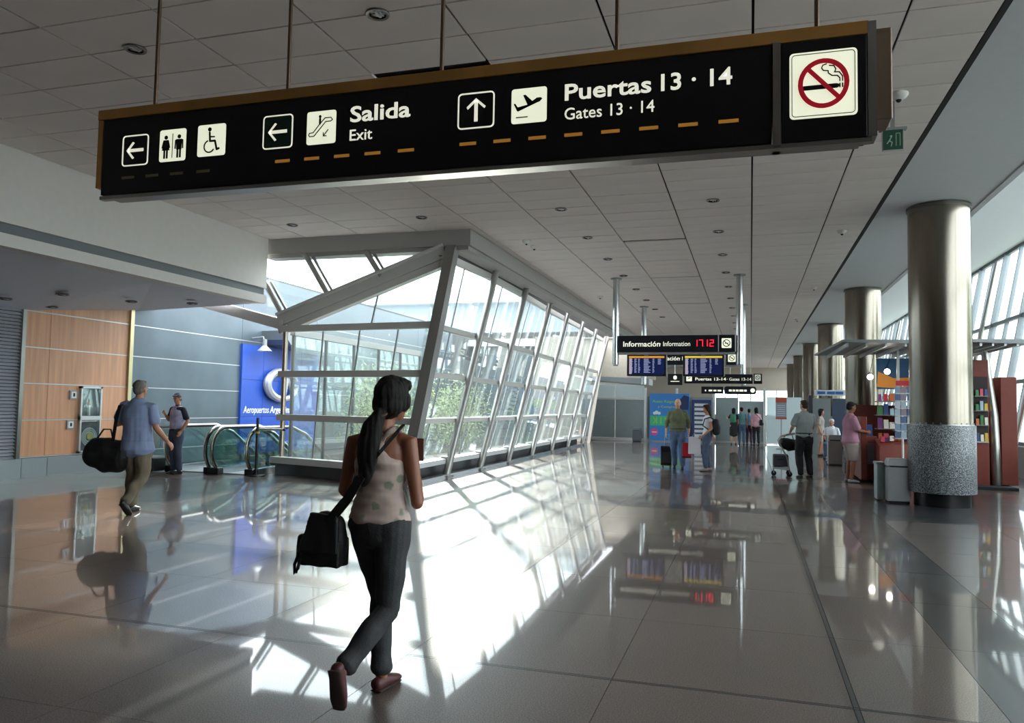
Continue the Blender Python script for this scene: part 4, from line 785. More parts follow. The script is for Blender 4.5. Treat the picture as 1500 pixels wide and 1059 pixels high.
for z in (.86, 1.15, 1.45, 1.75): obj('shelf', MB().box(2.65, 3.9, 18.75, 19.1, z, z+.02), M('shelf_steel', '#7f7a78', .4, .5), K)
for z in (.5, .8): obj('shelf', MB().box(4.1, 4.42, 18.36, 18.6, z, z+.02), M('shelf_steel'), K)
CC = ['#b5222e', '#d8b23a', '#e8e2d4', '#3c7d46', '#28467f', '#c4642f', '#7a3b7d', '#a9c4d6', '#40271c', '#d14a60']
CM = [M('packet_%s' % n, c_, .35) for n, c_ in zip(('red', 'yellow', 'white', 'green', 'blue', 'orange', 'purple', 'sky', 'brown', 'pink'), CC)]
MM = [M('cover_%d' % i_, h_, .4) for i_, h_ in enumerate(('#7d93ad', '#9fb0bd', '#4c6285', '#8c7c86', '#b7bcc0'))]
CN = ['red', 'yellow', 'white', 'green', 'blue', 'orange', 'purple', 'pale blue', 'brown', 'pink']; rk = random.Random(3)
def packet(x, y, z, w, d, h_, k, where, n=0):
    m = MB(); m.hexa([(x-w/2, y-d/2, z), (x+w/2, y-d/2, z), (x+w/2, y+d/2, z), (x-w/2, y+d/2, z), (x-w/2*.9, y-d/2*.7, z+h_), (x+w/2*.9, y-d/2*.7, z+h_), (x+w/2*.9, y+d/2*.7, z+h_), (x-w/2*.9, y+d/2*.7, z+h_)]); o = obj('sweets_packet', m, CM[k]); tag(o, '%s sweets packet, %s from the left %s' % (CN[k], ORD[n], where), 'packet', 'sweets packets %s' % where)
for z, nm in ((.88, 'on the lowest kiosk shelf'), (1.17, 'on the second kiosk shelf'), (1.47, 'on the third kiosk shelf'), (1.77, 'on the top kiosk shelf')):
    for k in range(10): w = rk.uniform(.07, .11); packet(2.73+k*.12, 18.85, z, w, .1, rk.uniform(.13, .24), rk.randrange(10), nm, k)
for k in range(9): packet(2.66+k*.085, 18.05+.05*(k % 2), .9+k*.012, .075, .12, rk.uniform(.06, .13), rk.randrange(10), 'on the sloping front counter', k)
for k in range(9): packet(2.46, 18.75+k*.22, 1.0, .2, .14, rk.uniform(.12, .32), rk.randrange(10), 'on the side counter', 8-k)
for z in (1.3, 1.6, 1.9): obj('shelf', MB().box(4.44, 4.7, 18.22, 18.33, z-.02, z), M('shelf_steel'), K)
for z in (.96, 1.3, 1.6, 1.9):
    for k in range(3): packet(4.49+k*.08, 18.28, z, .06, .07, rk.uniform(.12, .2), rk.randrange(10), 'on the %s shelf right of the column' % {.96: 'lowest', 1.3: 'second', 1.6: 'third', 1.9: 'top'}[z], k)
r = thing('magazine_rack', (2.95, 17.3, 0), 'revolving postcard and magazine rack on a white pole beside the big column', 'rack'); obj('pole', MB().tube([(2.92, 17.3, .03), (2.92, 17.3, 2.1)], .022, 10), WHITE, r); obj('foot', MB().lathe([(.22, 0), (.22, .02), (.03, .05)], (2.92, 17.3, 0), 20), GREYP, r); obj('header', MB().box(2.78, 3.02, 17.16, 17.19, 2.06, 2.16), CM[0], r)
for lvl in range(7):
    z = 1.0+lvl*.15; obj('wire_tier', MB().box(2.75, 3.09, 17.14, 17.18, z, z+.012).box(2.75, 3.09, 17.42, 17.46, z, z+.012).box(2.75, 2.765, 17.14, 17.46, z, z+.012).box(3.075, 3.09, 17.14, 17.46, z, z+.012), ALU, r)
    for k in range(3): o = obj('magazine', MB().box(2.757+k*.112, 2.857+k*.112, 17.15, 17.16, z+.014, z+.14), MM[rk.choice([0, 1, 2, 3, 4, 0, 1])]); tag(o, 'magazine at the %s of the %s tier of the revolving rack, counted upwards' % (('left', 'middle', 'right')[k], ORD[lvl]), 'magazine', 'magazines in the revolving rack')
# stand behind with blue and white header, seats
s_ = thing('shop_stand', (2.5, 30, 0), 'grey panelled stand with blue and white header behind the seated travellers', 'stand'); obj('panel', MB().box(2.15, 2.75, 30.1, 30.16, .0, 2.0), M('stand_grey', '#7d8488', .4, .3), s_); obj('panel', MB().box(2.8, 3.3, 30.1, 30.16, .0, 2.0), M('stand_navy', '#38445a', .4), s_); obj('side', MB().box(2.0, 2.12, 30.0, 30.2, 0, 2.1), M('stand_dark', '#252a3a', .4), s_); obj('header', MB().box(2.2, 3.3, 30.02, 30.06, 2.1, 2.3), M('header_white', '#ccd3da', .5), s_)
for x in (2.3, 2.62, 2.9): obj('header_mark', MB().box(x, x+.26, 30.0, 30.02, 2.15, 2.25), M('header_blue', '#2b5a9e', .5), s_)
def seat(x, y, label):
    t = thing('lounge_seat', (x, y, 0), label, 'chair', 'waiting seats'); obj('seat', MB().box(x-.24, x+.24, y-.24, y+.24, .4, .45), M('seat_dark', '#2a2d35', .5), t, bevel=.01); obj('backrest', MB().box(x-.24, x+.24, y+.2, y+.25, .5, .9), M('seat_dark'), t, bevel=.01)
    for a in (-1, 1):
        for b_ in (-1, 1): obj('leg', MB().tube([(x+a*.2, y+b_*.2, 0), (x+a*.2, y+b_*.2, .4)], .015, 6), STEEL, t)
seat(2.55, 27.6, 'dark waiting seat under the person in white'); seat(2.95, 26.3, 'dark waiting seat under the person in light blue')
# ================================================================ PEOPLE
SKIN = M('skin_tan', '#b07a5c', .5, var=.05, scale=6); SKINL = M('skin_light', '#c9977c', .5, var=.05, scale=6); SKIND = M('skin_brown', '#8a5a42', .5, var=.05, scale=6)
def hair_mat(name, c): return M(name, c, .62, spec=.25, var=.5, scale=30, stretch=(8, 8, .6), bump=.4, bscale=50)
HBLK = hair_mat('hair_black', '#15100e'); HGRY = hair_mat('hair_grey', '#6d6660'); HBRN = hair_mat('hair_brown', '#33231b')
LIPM = M('lips', '#9c5a50', .5); EYEW = M('eye_white', '#d8d4ce', .3); EYED = M('eye_dark', '#1a120e', .2)
def V(*a): return Vector(a)
def hand(m, wr, el, side, palm=None, curl=.5, s=1.):
    """palm with five unequal, bent fingers; side=+1 right"""
    d = (wr-el).normalized(); n = Vector(palm) if palm is not None else V(-side, 0, 0); n = (n-d*n.dot(d)).normalized(); a = d.cross(n)*side
    # a points to the thumb side; n is the way the palm faces
    if palm is None and a.y < 0: a = -a
    m.loft([(wr-d*.01, .026*s, .018*s), (wr+d*.03*s, .034*s, .015*s), (wr+d*.075*s, .04*s, .014*s), (wr+d*.092*s, .036*s, .012*s)], 12, a)
    for k, L in enumerate((.066, .076, .07, .054)):
        b = wr+d*.085*s+a*(.03-.02*k)*s; c1 = curl*.55; d1 = (d*cos(c1)+n*sin(c1)); c2 = curl*1.25; d2 = (d*cos(c2)+n*sin(c2)); c3 = curl*1.8; d3 = (d*cos(c3)+n*sin(c3))
        p1 = b+d1*L*.45*s; p2 = p1+d2*L*.32*s; p3 = p2+d3*L*.26*s; m.tube([b-d*.012, b, p1, p2, p3], [.0088*s, .0092*s, .0085*s, .0078*s, .006*s], 8)
    b = wr+d*.03*s+a*.026*s; t1 = (d*.75+a*.65+n*.25).normalized(); t2 = (d*.9+a*.2+n*.4).normalized(); m.tube([b-t1*.01, b, b+t1*.038*s, b+t1*.038*s+t2*.03*s], [.012*s, .012*s, .0105*s, .0075*s], 8)
TM = [(.86, .15, .105), (.95, .168, .118), (1.04, .155, .108), (1.12, .148, .105), (1.25, .165, .118), (1.35, .172, .115), (1.41, .15, .098), (1.455, .08, .07)]
TF = [(.86, .155, .11), (.94, .172, .122), (1.03, .145, .105), (1.11, .122, .09), (1.22, .142, .103), (1.32, .15, .112), (1.40, .13, .085), (1.445, .065, .058)]
def person(spec):
    s = spec['h']/1.75; fem = spec.get('fem', 0); t = thing('person', (*spec['loc'], 0), spec['label'], 'person', spec.get('group'), rz=spec.get('rz', 0))
    vx = spec.get('vox', .011); sw = .155 if fem else .178
    J = dict(neck=V(0, -.005, 1.46), head=V(0, .025, 1.625), shL=V(-sw, -.005, 1.395), shR=V(sw, -.005, 1.395), elL=V(-sw-.055, -.03, 1.12), elR=V(sw+.055, -.03, 1.12), wrL=V(-sw-.06, .06, .87), wrR=V(sw+.06, .06, .87),
             hipL=V(-.088, 0, .92), hipR=V(.088, 0, .92), knL=V(-.095, .03, .5), knR=V(.095, .03, .5), anL=V(-.1, -.03, .085), anR=V(.1, -.03, .085), footL=V(-.02, 1, 0), footR=V(.02, 1, 0), look=V(0, 1, -.03))
    for k, v in spec.get('J', {}).items(): J[k] = V(*v)
    if 'dz' in spec:
        for k in ('neck', 'head', 'shL', 'shR', 'elL', 'elR', 'wrL', 'wrR', 'hipL', 'hipR'):
            if k not in spec.get('J', {}): J[k] = J[k]+V(0, 0, spec['dz'])
    for k in J:
        if k not in ('footL', 'footR', 'look'): J[k] = J[k]*s
    dz = spec.get('dz', 0)*s; prof = TF if fem else TM; fat = spec.get('fat', 1.); pel = (J['hipL']+J['hipR'])/2; shm = (J['shL']+J['shR'])/2
    def trings(z0, z1, infl, fx=1.):
        R = []
        for z, rx, ry in prof:
            if z < z0-1e-6 or z > z1+1e-6: continue
            u = (z-.92)/(1.40-.92); c = pel+(shm-pel)*u; c.z = z*s+dz if spec.get('upright', 1) else c.z; f = fat if z < 1.3 else 1
            R.append((c, (rx*f*fx+infl)*s, (ry*f+infl)*s))
        return R
    L = J['look'].normalized(); hd = J['head']; sx = L.cross(V(0, 0, 1)).normalized(); hu = sx.cross(L).normalized(); P = lambda a, b, c: hd+sx*a*s+L*b*s+hu*c*s
    skin = spec.get('skin', SKIN); m = MB()
    m.loft(trings(.86, 1.46, 0), 20); m.loft([(J['neck']-V(0, 0, .03*s), .062*s, .062*s), (J['neck']+(hd-J['neck'])*.35, .05*s, .053*s), (hd-V(0, 0, .03*s), .05*s, .055*s)], 14)
    # head
    def hb(a, b, c, r):   # oriented ellipsoid
        k = len(m.v); m.ball((0, 0, 0), r, 16, 10)
        for i in range(k, len(m.v)): v = m.v[i]; m.v[i] = tuple(P(a+v[0], b+v[1], c+v[2]))
    hb(0, -.012, .03, (.073, .092, .088)); hb(0, .018, -.02, (.062, .072, .085)); hb(0, .045, -.075, (.036, .038, .03)); hb(0, .088, -.018, (.012, .016, .022)); hb(0, .082, .0, (.009, .012, .03)); hb(0, .075, .03, (.05, .02, .012)); hb(0, .078, -.055, (.022, .012, .009))
    for k in (-1, 1): hb(k*.075, -.005, -.01, (.009, .018, .03))
    for sd_, q in ((-1, 'L'), (1, 'R')):
        sh, el, wr = J['sh'+q], J['el'+q], J['wr'+q]; thin = .86 if fem else 1
        m.loft([(sh+V(-sd_*.04, 0, .0)*s, .055*s*thin, .055*s*thin), (sh, .056*s*thin, .056*s*thin), (lerp(sh, el, .35), .05*s*thin, .05*s*thin), (lerp(sh, el, .8), .041*s*thin, .041*s*thin), (el, .039*s*thin, .039*s*thin)], 14)
        m.loft([(el, .039*s*thin, .039*s*thin), (lerp(el, wr, .28), .042*s*thin, .041*s*thin), (lerp(el, wr, .7), .032*s*thin, .03*s*thin), (wr, .026*s*thin, .021*s*thin)], 14)
        hand(m, wr, el, sd_, spec.get('palm'+q), spec.get('curl', .55), s*(.92 if fem else 1)*spec.get('hs', 1.))
        hp, kn, an = J['hip'+q], J['kn'+q], J['an'+q]
        m.loft([(hp+V(0, 0, .03)*s, .09*s, .1*s), (lerp(hp, kn, .2), .09*s, .094*s), (lerp(hp, kn, .6), .072*s, .074*s), (kn, .056*s, .06*s)], 16)
        m.loft([(kn, .056*s, .06*s), (lerp(kn, an, .3)+V(0, -.012, 0)*s, .057*s, .058*s), (lerp(kn, an, .7), .042*s, .043*s), (an, .034*s, .038*s)], 16)
        f = J['foot'+q].normalized(); uu = V(0, 0, 1) if abs(f.z) < .6 else V(0, 1, 0); m.loft([(an-uu*.02*s, .03*s, .03*s), (an+f*.06*s-uu*.045*s, .03*s, .02*s), (an+f*.11*s-uu*.05*s, .03*s, .014*s)], 12)
    body = blob('body', m, skin, t, vx, 3)
    # face
    for k in (-1, 1):
        obj('eye', MB().ball(P(k*.03, .083, .002), (.011*s, .009*s, .007*s), 8, 6), EYEW, body, local=True, smooth=True); obj('eyebrow', MB().tube([P(k*.014, .093, .022), P(k*.032, .092, .027), P(k*.048, .082, .021)], [.003*s]*3, 6), spec.get('hairm', HBLK), body, local=True)
        obj('iris', MB().ball(P(k*.03, .0895, .002), .0045*s, 6, 5), EYED, body, local=True)
    obj('lips', MB().tube([P(-.022, .083, -.056), P(-.008, .092, -.053), P(.008, .092, -.053), P(.022, .083, -.056)], [.003*s, .006*s, .006*s, .003*s], 6), LIPM, body, local=True, smooth=True)
    # hair
    hm = spec.get('hairm', HBLK); hl = spec.get('hair', 'short'); m2 = MB()
    def hb2(a, b, c, r, sg=14):
        k = len(m2.v); m2.ball((0, 0, 0), r, sg, 9)
        for i in range(k, len(m2.v)): v = m2.v[i]; m2.v[i] = tuple(P(a+v[0], b+v[1], c+v[2]))
    if hl == 'short': hb2(0, -.026, .042, (.08, .09, .085)); hb2(0, -.045, -.01, (.072, .062, .065)); hb2(0, .03, .09, (.058, .05, .03))
    if hl == 'thin': hb2(0, -.04, .022, (.079, .072, .062)); hb2(0, -.05, -.015, (.07, .055, .05))
    if hl == 'cap': hb2(0, -.02, .05, (.083, .092, .075)); hb2(0, -.05, -.02, (.07, .055, .06)); 
    if hl in ('long', 'pony', 'bob'):
        hb2(0, -.022, .04, (.089, .1, .096)); hb2(0, -.045, -.02, (.084, .072, .085)); hb2(0, .035, .095, (.065, .05, .032))
        for k in (-1, 1): hb2(k*.07, .0, .0, (.022, .05, .06))
    if hl == 'long': m2.loft([(P(0, -.05, -.02), .08*s, .06*s), (P(0, -.065, -.12), .085*s, .05*s), (P(0, -.085, -.24), .075*s, .035*s), (P(0, -.085, -.33), .05*s, .02*s)], 14)
    if hl == 'bob': m2.loft([(P(0, -.04, -.02), .085*s, .07*s), (P(0, -.04, -.1), .088*s, .06*s), (P(0, -.035, -.15), .07*s, .045*s)], 14)
    for pt_ in spec.get('pony', []): m2.loft([(V(*a)*s, r1*s, r2*s) for a, r1, r2 in pt_], 14)
    blob('hair', m2, hm, t, min(vx, .009), 2, fold=.006*s, fscale=55, fz=.12)
    # clothing
    def sleeves(mm, upto, infl, taper=1.):
        for q, sd_ in (('L', -1), ('R', 1)):
            sh, el, wr = J['sh'+q], J['el'+q], J['wr'+q]; r0 = (.056+infl)*s*(.86 if fem else 1); R = [(sh+V(-sd_*.05, 0, .005)*s, r0, r0), (sh+V(0, 0, 0), r0, r0)]
            if upto <= 1: R += [(lerp(sh, el, upto*.5), r0*.98, r0*.98), (lerp(sh, el, upto), r0*.98*taper, r0*.98*taper)]
            else: R += [(lerp(sh, el, .5), r0*.92, r0*.92), (el, r0*.86, r0*.86), (lerp(el, wr, upto-1), r0*.66, r0*.66)]
            mm.loft(R, 14)
    top = spec.get('top')
    if top:
        mm = MB(); infl = top.get('infl', .018); mm.loft(trings(top.get('z0', .93), 1.46, infl), 20); sleeves(mm, top.get('sl', .7), infl*.6, top.get('taper', 1.05))
        if top.get('hem'):
            z = top['hem']; c = pel+V(0, 0, (z-.92)*s); mm.loft([(c, (.176*fat+infl+.014)*s, (.13*fat+infl+.012)*s), (c+V(0, 0, .12*s), (.162*fat+infl)*s, (.114*fat+infl)*s)], 20)
        sh_ = blob('shirt', mm, top['mat'], t, vx, 2, fold=top.get('fold', .012)*s, fscale=11, fz=.55)
        if top.get('collar'): obj('collar', MB().tube([J['neck']+V(cos(a)*.066, sin(a)*.062, .018-.02*sin(a))*s for a in [2*pi*k/18 for k in range(19)]], .013*s, 8), top.get('cmat', top['mat']), sh_, local=True, smooth=True)
        if top.get('buttons'):
            for k in range(5): c = pel+(shm-pel)*(k*.2+.1); obj('button', MB().ball((c.x, c.y+(.118*(fat if k < 4 else 1)+infl+.004)*s, c.z), .007*s, 6, 5), M('button_dark', '#2f352c', .4), sh_, local=True)
        if top.get('pocket'):
            for k in (-1, 1): obj('pocket', MB().box(k*.08*s-.045*s, k*.08*s+.045*s, (.118+infl)*s, (.13+infl)*s, 1.18*s, 1.29*s), top['mat'], sh_, local=True, bevel=.004)
    bot = spec.get('bottom')
    if bot:
        mm = MB(); infl = bot.get('infl', .012); R = [(pel+V(0, 0, -.07*s), (.15*fat+infl)*s, (.112*fat+infl)*s), (pel+V(0, 0, .02*s), (.168*fat+infl)*s, (.12*fat+infl)*s), (pel+V(0, 0, bot.get('rise', .09)*s), (.15*fat+infl)*s, (.11*fat+infl)*s)]; mm.loft(R, 20)
        kind = bot.get('kind', 'long')
        if kind == 'skirt': mm.loft([(pel, .175*s, .13*s), (pel+V(0, 0, -.2*s), .19*s, .15*s), (pel+V(0, 0, -.45*s), .2*s, .16*s)], 20)
        else:
            for q in 'LR':
                hp, kn, an = J['hip'+q], J['kn'+q], J['an'+q]; w = bot.get('w', 1.)
                mm.loft([(hp+V(0, 0, .02)*s, (.092+infl)*s, (.105+infl)*s), (lerp(hp, kn, .25), (.09+infl)*s*w, (.096+infl)*s*w), (lerp(hp, kn, .7), (.07+infl)*s*w, (.073+infl)*s*w), (kn if kind == 'long' else lerp(hp, kn, bot.get('len', .9)), (.06+infl)*s*w, (.064+infl)*s*w)], 16)
                if kind == 'long': e_ = bot.get('ankle', .95); mm.loft([(kn, (.06+infl)*s*w, (.064+infl)*s*w), (lerp(kn, an, .35)+V(0, -.01, 0)*s, (.06+infl)*s*w, (.062+infl)*s*w), (lerp(kn, an, .75), (.05+infl)*s*w, (.052+infl)*s*w), (lerp(kn, an, e_), (.046+infl)*s*w*bot.get('flare', 1), (.05+infl)*s*w*bot.get('flare', 1))], 16)
        br = blob({'long': 'trousers', 'shorts': 'shorts', 'skirt': 'skirt'}[kind], mm, bot['mat'], t, vx, 2, fold=bot.get('fold', .012)*s, fscale=10, fz=1.)
        if bot.get('belt'): obj('belt', MB().lathe([(1, -.018*s), (1.0, .018*s)], (0, 0, 0), 28, close=False), bot['belt'], br, local=True) if 0 else obj('belt', (lambda b: (b.tube([pel+V(cos(a)*(.155*fat+infl+.006)*s, sin(a)*(.113*fat+infl+.006)*s, .085*s) for a in [2*pi*k/24 for k in range(25)]], .014*s, 6)))(MB()), bot['belt'], br, local=True, smooth=True)
        if bot.get('pockets'):
            for k in (-1, 1): obj('back_pocket', MB().box(k*.07*s-.045*s, k*.07*s+.045*s, (-.118-infl-.012)*s, (-.1-infl)*s, .88*s, .98*s), bot['mat'], br, local=True, bevel=.005)
    for q in 'LR':
        an, f = J['an'+q], J['foot'+q].normalized(); u = V(0, 0, 1) if abs(f.z) < .6 else V(0, 1, 0)*(1 if f.z < 0 else -1); u = (u-f*u.dot(f)).normalized(); b0 = an-u*.045*s; sdv = f.cross(u); sm = MB(); sc = s*spec.get('shoe', 1.)
        sm.loft([(b0-f*.045*sc, .034*sc, .035*sc), (b0+f*.03*sc, .036*sc, .038*sc), (b0+f*.1*sc-u*.008*sc, .042*sc, .027*sc), (b0+f*.165*sc-u*.018*sc, .036*sc, .018*sc)], 14, sdv)
        sh_ = blob('shoe', sm, spec.get('shoem', M('shoe_black', '#17161a', .4)), t, .008, 2); pts = [b0-u*.036*s-f*.065*sc, b0-u*.036*s+f*.05*sc, b0-u*.036*s+f*.185*sc]
        obj('sole', MB().loft([(pts[0]+f*.02*sc, .034*sc, .008*sc), (lerp(pts[0], pts[1], .6), .032*sc, .008*sc), (pts[1]+f*.06*sc, .043*sc, .008*sc), (pts[2]-f*.02*sc, .034*sc, .007*sc)], 14, sdv), spec.get('solem', M('sole_dark', '#2a2524', .6)), sh_, local=True, smooth=True)
    return t, J, s, trings

# ---- the woman in front
PRINT = M('tank_top_print', '#cdb4a6', .8); 
nt = PRINT.node_tree.nodes; ll = PRINT.node_tree.links; tc = nt.new('ShaderNodeTexCoord'); vn = nt.new('ShaderNodeTexVoronoi'); vn.inputs['Scale'].default_value = 11; nn_ = nt.new('ShaderNodeTexNoise'); nn_.inputs['Scale'].default_value = 26
ll.new(tc.outputs['Object'], vn.inputs['Vector']); ll.new(tc.outputs['Object'], nn_.inputs['Vector']); ad = nt.new('ShaderNodeMath'); ad.operation = 'MULTIPLY_ADD'; ad.inputs[1].default_value = .45; ll.new(nn_.outputs['Fac'], ad.inputs[0]); ll.new(vn.outputs['Distance'], ad.inputs[2])
cr = nt.new('ShaderNodeValToRGB'); cr.color_ramp.elements[0].position = .44; cr.color_ramp.elements[0].color = (*srgb('#7d8070'), 1); cr.color_ramp.elements[1].position = .54; cr.color_ramp.elements[1].color = (*srgb('#b9a398'), 1); ll.new(ad.outputs[0], cr.inputs['Fac']); ll.new(cr.outputs['Color'], PRINT.node_tree.nodes['Principled BSDF'].inputs['Base Color'])
DENIM = M('dark_denim', '#2f3031', .8, var=.18, scale=40, bump=.15, bscale=120)
WL = (-1.86, 3.74)
W = dict(h=1.66, loc=WL, rz=0, fem=1, vox=.0065, label='woman with dark ponytail, pale tank top and jeans walking away, nearest the camera', skin=M('skin_warm', '#8a553d', .5, var=.05, scale=6), hair='x', hairm=HBLK, upright=1, curl=.9,
    J=dict(neck=(.01, -.01, 1.46), head=(.055, .02, 1.60), look=(.35, 1, -.05), shL=(-.165, 0, 1.375), shR=(.165, 0, 1.385), elL=(-.225, .0, 1.09), elR=(.215, .02, 1.04), wrL=(-.13, .25, 1.12), wrR=(.12, .25, 1.13),
           hipL=(-.085, 0, .92), hipR=(.085, 0, .92), knL=(-.03, .12, .5), knR=(.075, -.02, .47), anL=(.0, .07, .09), anR=(-.035, -.3, .22), footL=(.12, 1, 0), footR=(.02, .28, -1)),
    bottom=dict(mat=DENIM, infl=.006, rise=.07, fold=.009, w=.98, ankle=.93, flare=1.18), palmL=(1, .2, -.2), palmR=(-1, 0, -.2), shoem=M('shoe_dark_red', '#4d2022', .5), solem=M('sole_brown', '#3b2c28', .6), shoe=1.02,
    )
wt, WJ, ws, wtr = person(W)
hd = WJ['head']/ws
m2 = MB()
for (c, r) in (((.055, -.01, 1.645), (.094, .108, .1)), ((.05, -.035, 1.585), (.088, .08, .085)), ((.075, .05, 1.69), (.07, .06, .045)), ((.12, .03, 1.6), (.03, .05, .06)), ((-.02, .02, 1.6), (.028, .055, .06))): m2.ball(tuple(x*ws for x in c), tuple(x*ws for x in r), 20, 14)
m2.loft([(V(.035, -.095, 1.54)*ws, .035*ws, .035*ws), (V(.01, -.125, 1.47)*ws, .055*ws, .042*ws), (V(-.005, -.14, 1.38)*ws, .066*ws, .042*ws), (V(-.01, -.145, 1.28)*ws, .058*ws, .036*ws), (V(-.02, -.142, 1.2)*ws, .04*ws, .026*ws), (V(-.03, -.138, 1.14)*ws, .016*ws, .012*ws)], 18)
blob('hair', m2, HBLK, wt, .006, 2, fold=.007, fscale=60, fz=.1)
obj('hair_band', MB().tube([(V(.035, -.1, 1.53)+V(cos(a)*.036, sin(a)*.03+.005, sin(a)*.012))*ws for a in [2*pi*k/16 for k in range(17)]], .007, 8), M('hair_band_brown', '#5a3b30', .6), wt, local=True, smooth=True)
tp = MB(); R = wtr(1.0, 1.23, .009); R = [(WJ['hipL']*.5+WJ['hipR']*.5+V(0, 0, .03*ws), .178*ws, .13*ws)]+R; c0 = R[-1][0]
R += [(V(0, -.004, 1.27)*ws, .15*ws, .124*ws), (V(0, -.006, 1.32)*ws, .112*ws, .126*ws), (V(0, -.012, 1.36)*ws, .085*ws, .118*ws), (V(0, -.014, 1.4)*ws, .07*ws, .1*ws)]; tp.loft(R, 32)
for k in (-1, 1): tp.tube([V(k*.05, -.085, 1.39)*ws, V(k*.08, -.06, 1.435)*ws, V(k*.09, -.0, 1.45)*ws, V(k*.095, .03, 1.44)*ws, V(k*.09, .09, 1.36)*ws, V(k*.08, .115, 1.28)*ws], .014, 8)
blob('tank_top', tp, PRINT, wt, .006, 2, fold=.009, fscale=12, fz=2.2)
# her bag, strap and booklet
bg_ = thing('shoulder_bag', (-2.16, 3.66, .62), 'black shoulder bag with flap and buckle hanging on the walking woman\'s left hip', 'bag')
BM = M('bag_black_nylon', '#0c0c0f', .6, bump=.2, bscale=80)
bm_ = MB(); bm_.loft([(V(-2.13, 3.66, .70), .115, .07), (V(-2.12, 3.66, .80), .12, .075), (V(-2.10, 3.66, .90), .085, .05)], 16); bm_.box(-2.245, -2.02, 3.6, 3.72, .655, .8)
b0 = blob('bag_body', MB().add([(v[0]+2.16, v[1]-3.66, v[2]-.62) for v in bm_.v], bm_.f), BM, bg_, .008, 4, fold=.008, fscale=14)
fl = MB().hexa([(-2.25, 3.58, .73), (-2.02, 3.58, .73), (-2.02, 3.6, .73), (-2.25, 3.6, .73), (-2.19, 3.6, .93), (-2.03, 3.6, .93), (-2.03, 3.63, .93), (-2.19, 3.63, .93)]); fl.loft([(V(-2.255, 3.64, .68), .025, .035), (V(-2.25, 3.64, .8), .025, .035)], 10); f_ = blob('bag_flap', MB().add([(v[0]+2.16, v[1]-3.66, v[2]-.62) for v in fl.v], fl.f), BM, bg_, .007, 2, fold=.008, fscale=20)
obj('buckle', MB().tube([(-2.25, 3.61, .72), (-2.27, 3.6, .66), (-2.262, 3.59, .615), (-2.25, 3.6, .64), (-2.245, 3.61, .69)], .009, 6), BLACK, bg_); obj('strap_end', MB().beam((-2.23, 3.6, .72), (-2.25, 3.59, .62), .025, .008), BLACK, bg_)
obj('strap', MB().beam((-2.08, 3.6, .9), (-1.99, 3.59, 1.0), .036, .01, (0, 1, 0)).beam((-1.99, 3.59, 1.0), (-1.90, 3.582, 1.13), .03, .01, (0, 1, 0)).beam((-1.90, 3.582, 1.13), (-1.80, 3.60, 1.255), .018, .008, (0, 1, 0)).beam((-1.80, 3.60, 1.255), (-1.735, 3.665, 1.36), .018, .008, (0, 1, .3)).beam((-1.735, 3.665, 1.36), (-1.74, 3.75, 1.395), .018, .008)
    .beam((-2.06, 3.61, .9), (-1.95, 3.585, 1.02), .03, .01, (0, 1, 0)).beam((-1.95, 3.585, 1.02), (-1.88, 3.58, 1.13), .026, .01, (0, 1, 0)), BM, bg_)
bk = thing('booklet', (-1.76, 4.0, 1.2), 'small reddish-brown booklet held in front of the walking woman', 'booklet'); obj('cover', MB().box(-1.79, -1.733, 4.0, 4.008, 1.19, 1.315), M('booklet_brown', '#6b3f38', .5), bk); obj('pages', MB().box(-1.788, -1.735, 4.008, 4.014, 1.193, 1.312), M('paper', '#c8c2b4', .7), bk)

# ---- man at the left with a duffel
BLUSH = M('shirt_blue_grey', '#8390b0', .85, var=.05, scale=60); KHAKI = M('trousers_khaki', '#6e6352', .85, var=.12)
person(dict(h=1.77, loc=(-7.86, 8.55), rz=radians(12), fat=1.08, vox=.009, label='man in blue-grey shirt and khaki trousers walking away with a black duffel bag', skin=SKIN, hair='short', hairm=HGRY, curl=.9,
    J=dict(look=(.15, 1, 0), shL=(-.19, -.01, 1.4), shR=(.185, -.01, 1.385), elL=(-.285, -.02, 1.16), wrL=(-.17, .18, 1.22), elR=(.265, -.02, 1.12), wrR=(.37, .1, .93), knL=(-.1, .1, .5), anL=(-.08, .08, .09), knR=(.085, .02, .48), anR=(.03, -.27, .17), footR=(.25, .55, -.75)),
    top=dict(mat=BLUSH, sl=.72, infl=.03, hem=.83, taper=.98, collar=1, fold=.013), bottom=dict(mat=KHAKI, w=1.12, infl=.014, fold=.02, ankle=.97), palmL=(0, 0, -1)))
d = thing('duffel_bag', (-8.25, 8.5, .8), 'big black duffel bag hanging from the left man\'s shoulder', 'bag'); m = MB(); m.loft([(V(-8.48, 8.42, .78), .14, .2), (V(-8.25, 8.45, .76), .15, .24), (V(-8.02, 8.48, .74), .14, .2)], 18, V(0, 1, 0))
blob('bag_body', MB().add([(v[0]+8.25, v[1]-8.5, v[2]-.8) for v in m.v], m.f), BM, d, .012, 3, fold=.03, fscale=6, fz=1)
obj('strap', MB().beam((-8.12, 8.4, .95), (-8.06, 8.38, 1.25), .05, .012, (0, 1, 0)).beam((-8.06, 8.38, 1.25), (-8.03, 8.40, 1.42), .05, .012, (0, 1, 0)).beam((-8.03, 8.40, 1.42), (-8.03, 8.53, 1.47), .05, .012).beam((-8.03, 8.53, 1.47), (-8.08, 8.68, 1.3), .05, .012, (0, 1, 0)), BM, d)
obj('handle', MB().tube([(-8.4, 8.4, .95), (-8.3, 8.42, 1.1), (-8.2, 8.44, 1.1), (-8.15, 8.44, .95)], .012, 8), BM, d)
p = thing('phone', (-7.52, 8.72, .95), 'small bright phone in the left man\'s right hand', 'phone'); obj('case', MB().box(-7.585, -7.545, 8.68, 8.69, .86, .95), M('phone_silver', '#c9ccd2', .2, .6), p, bevel=.003)
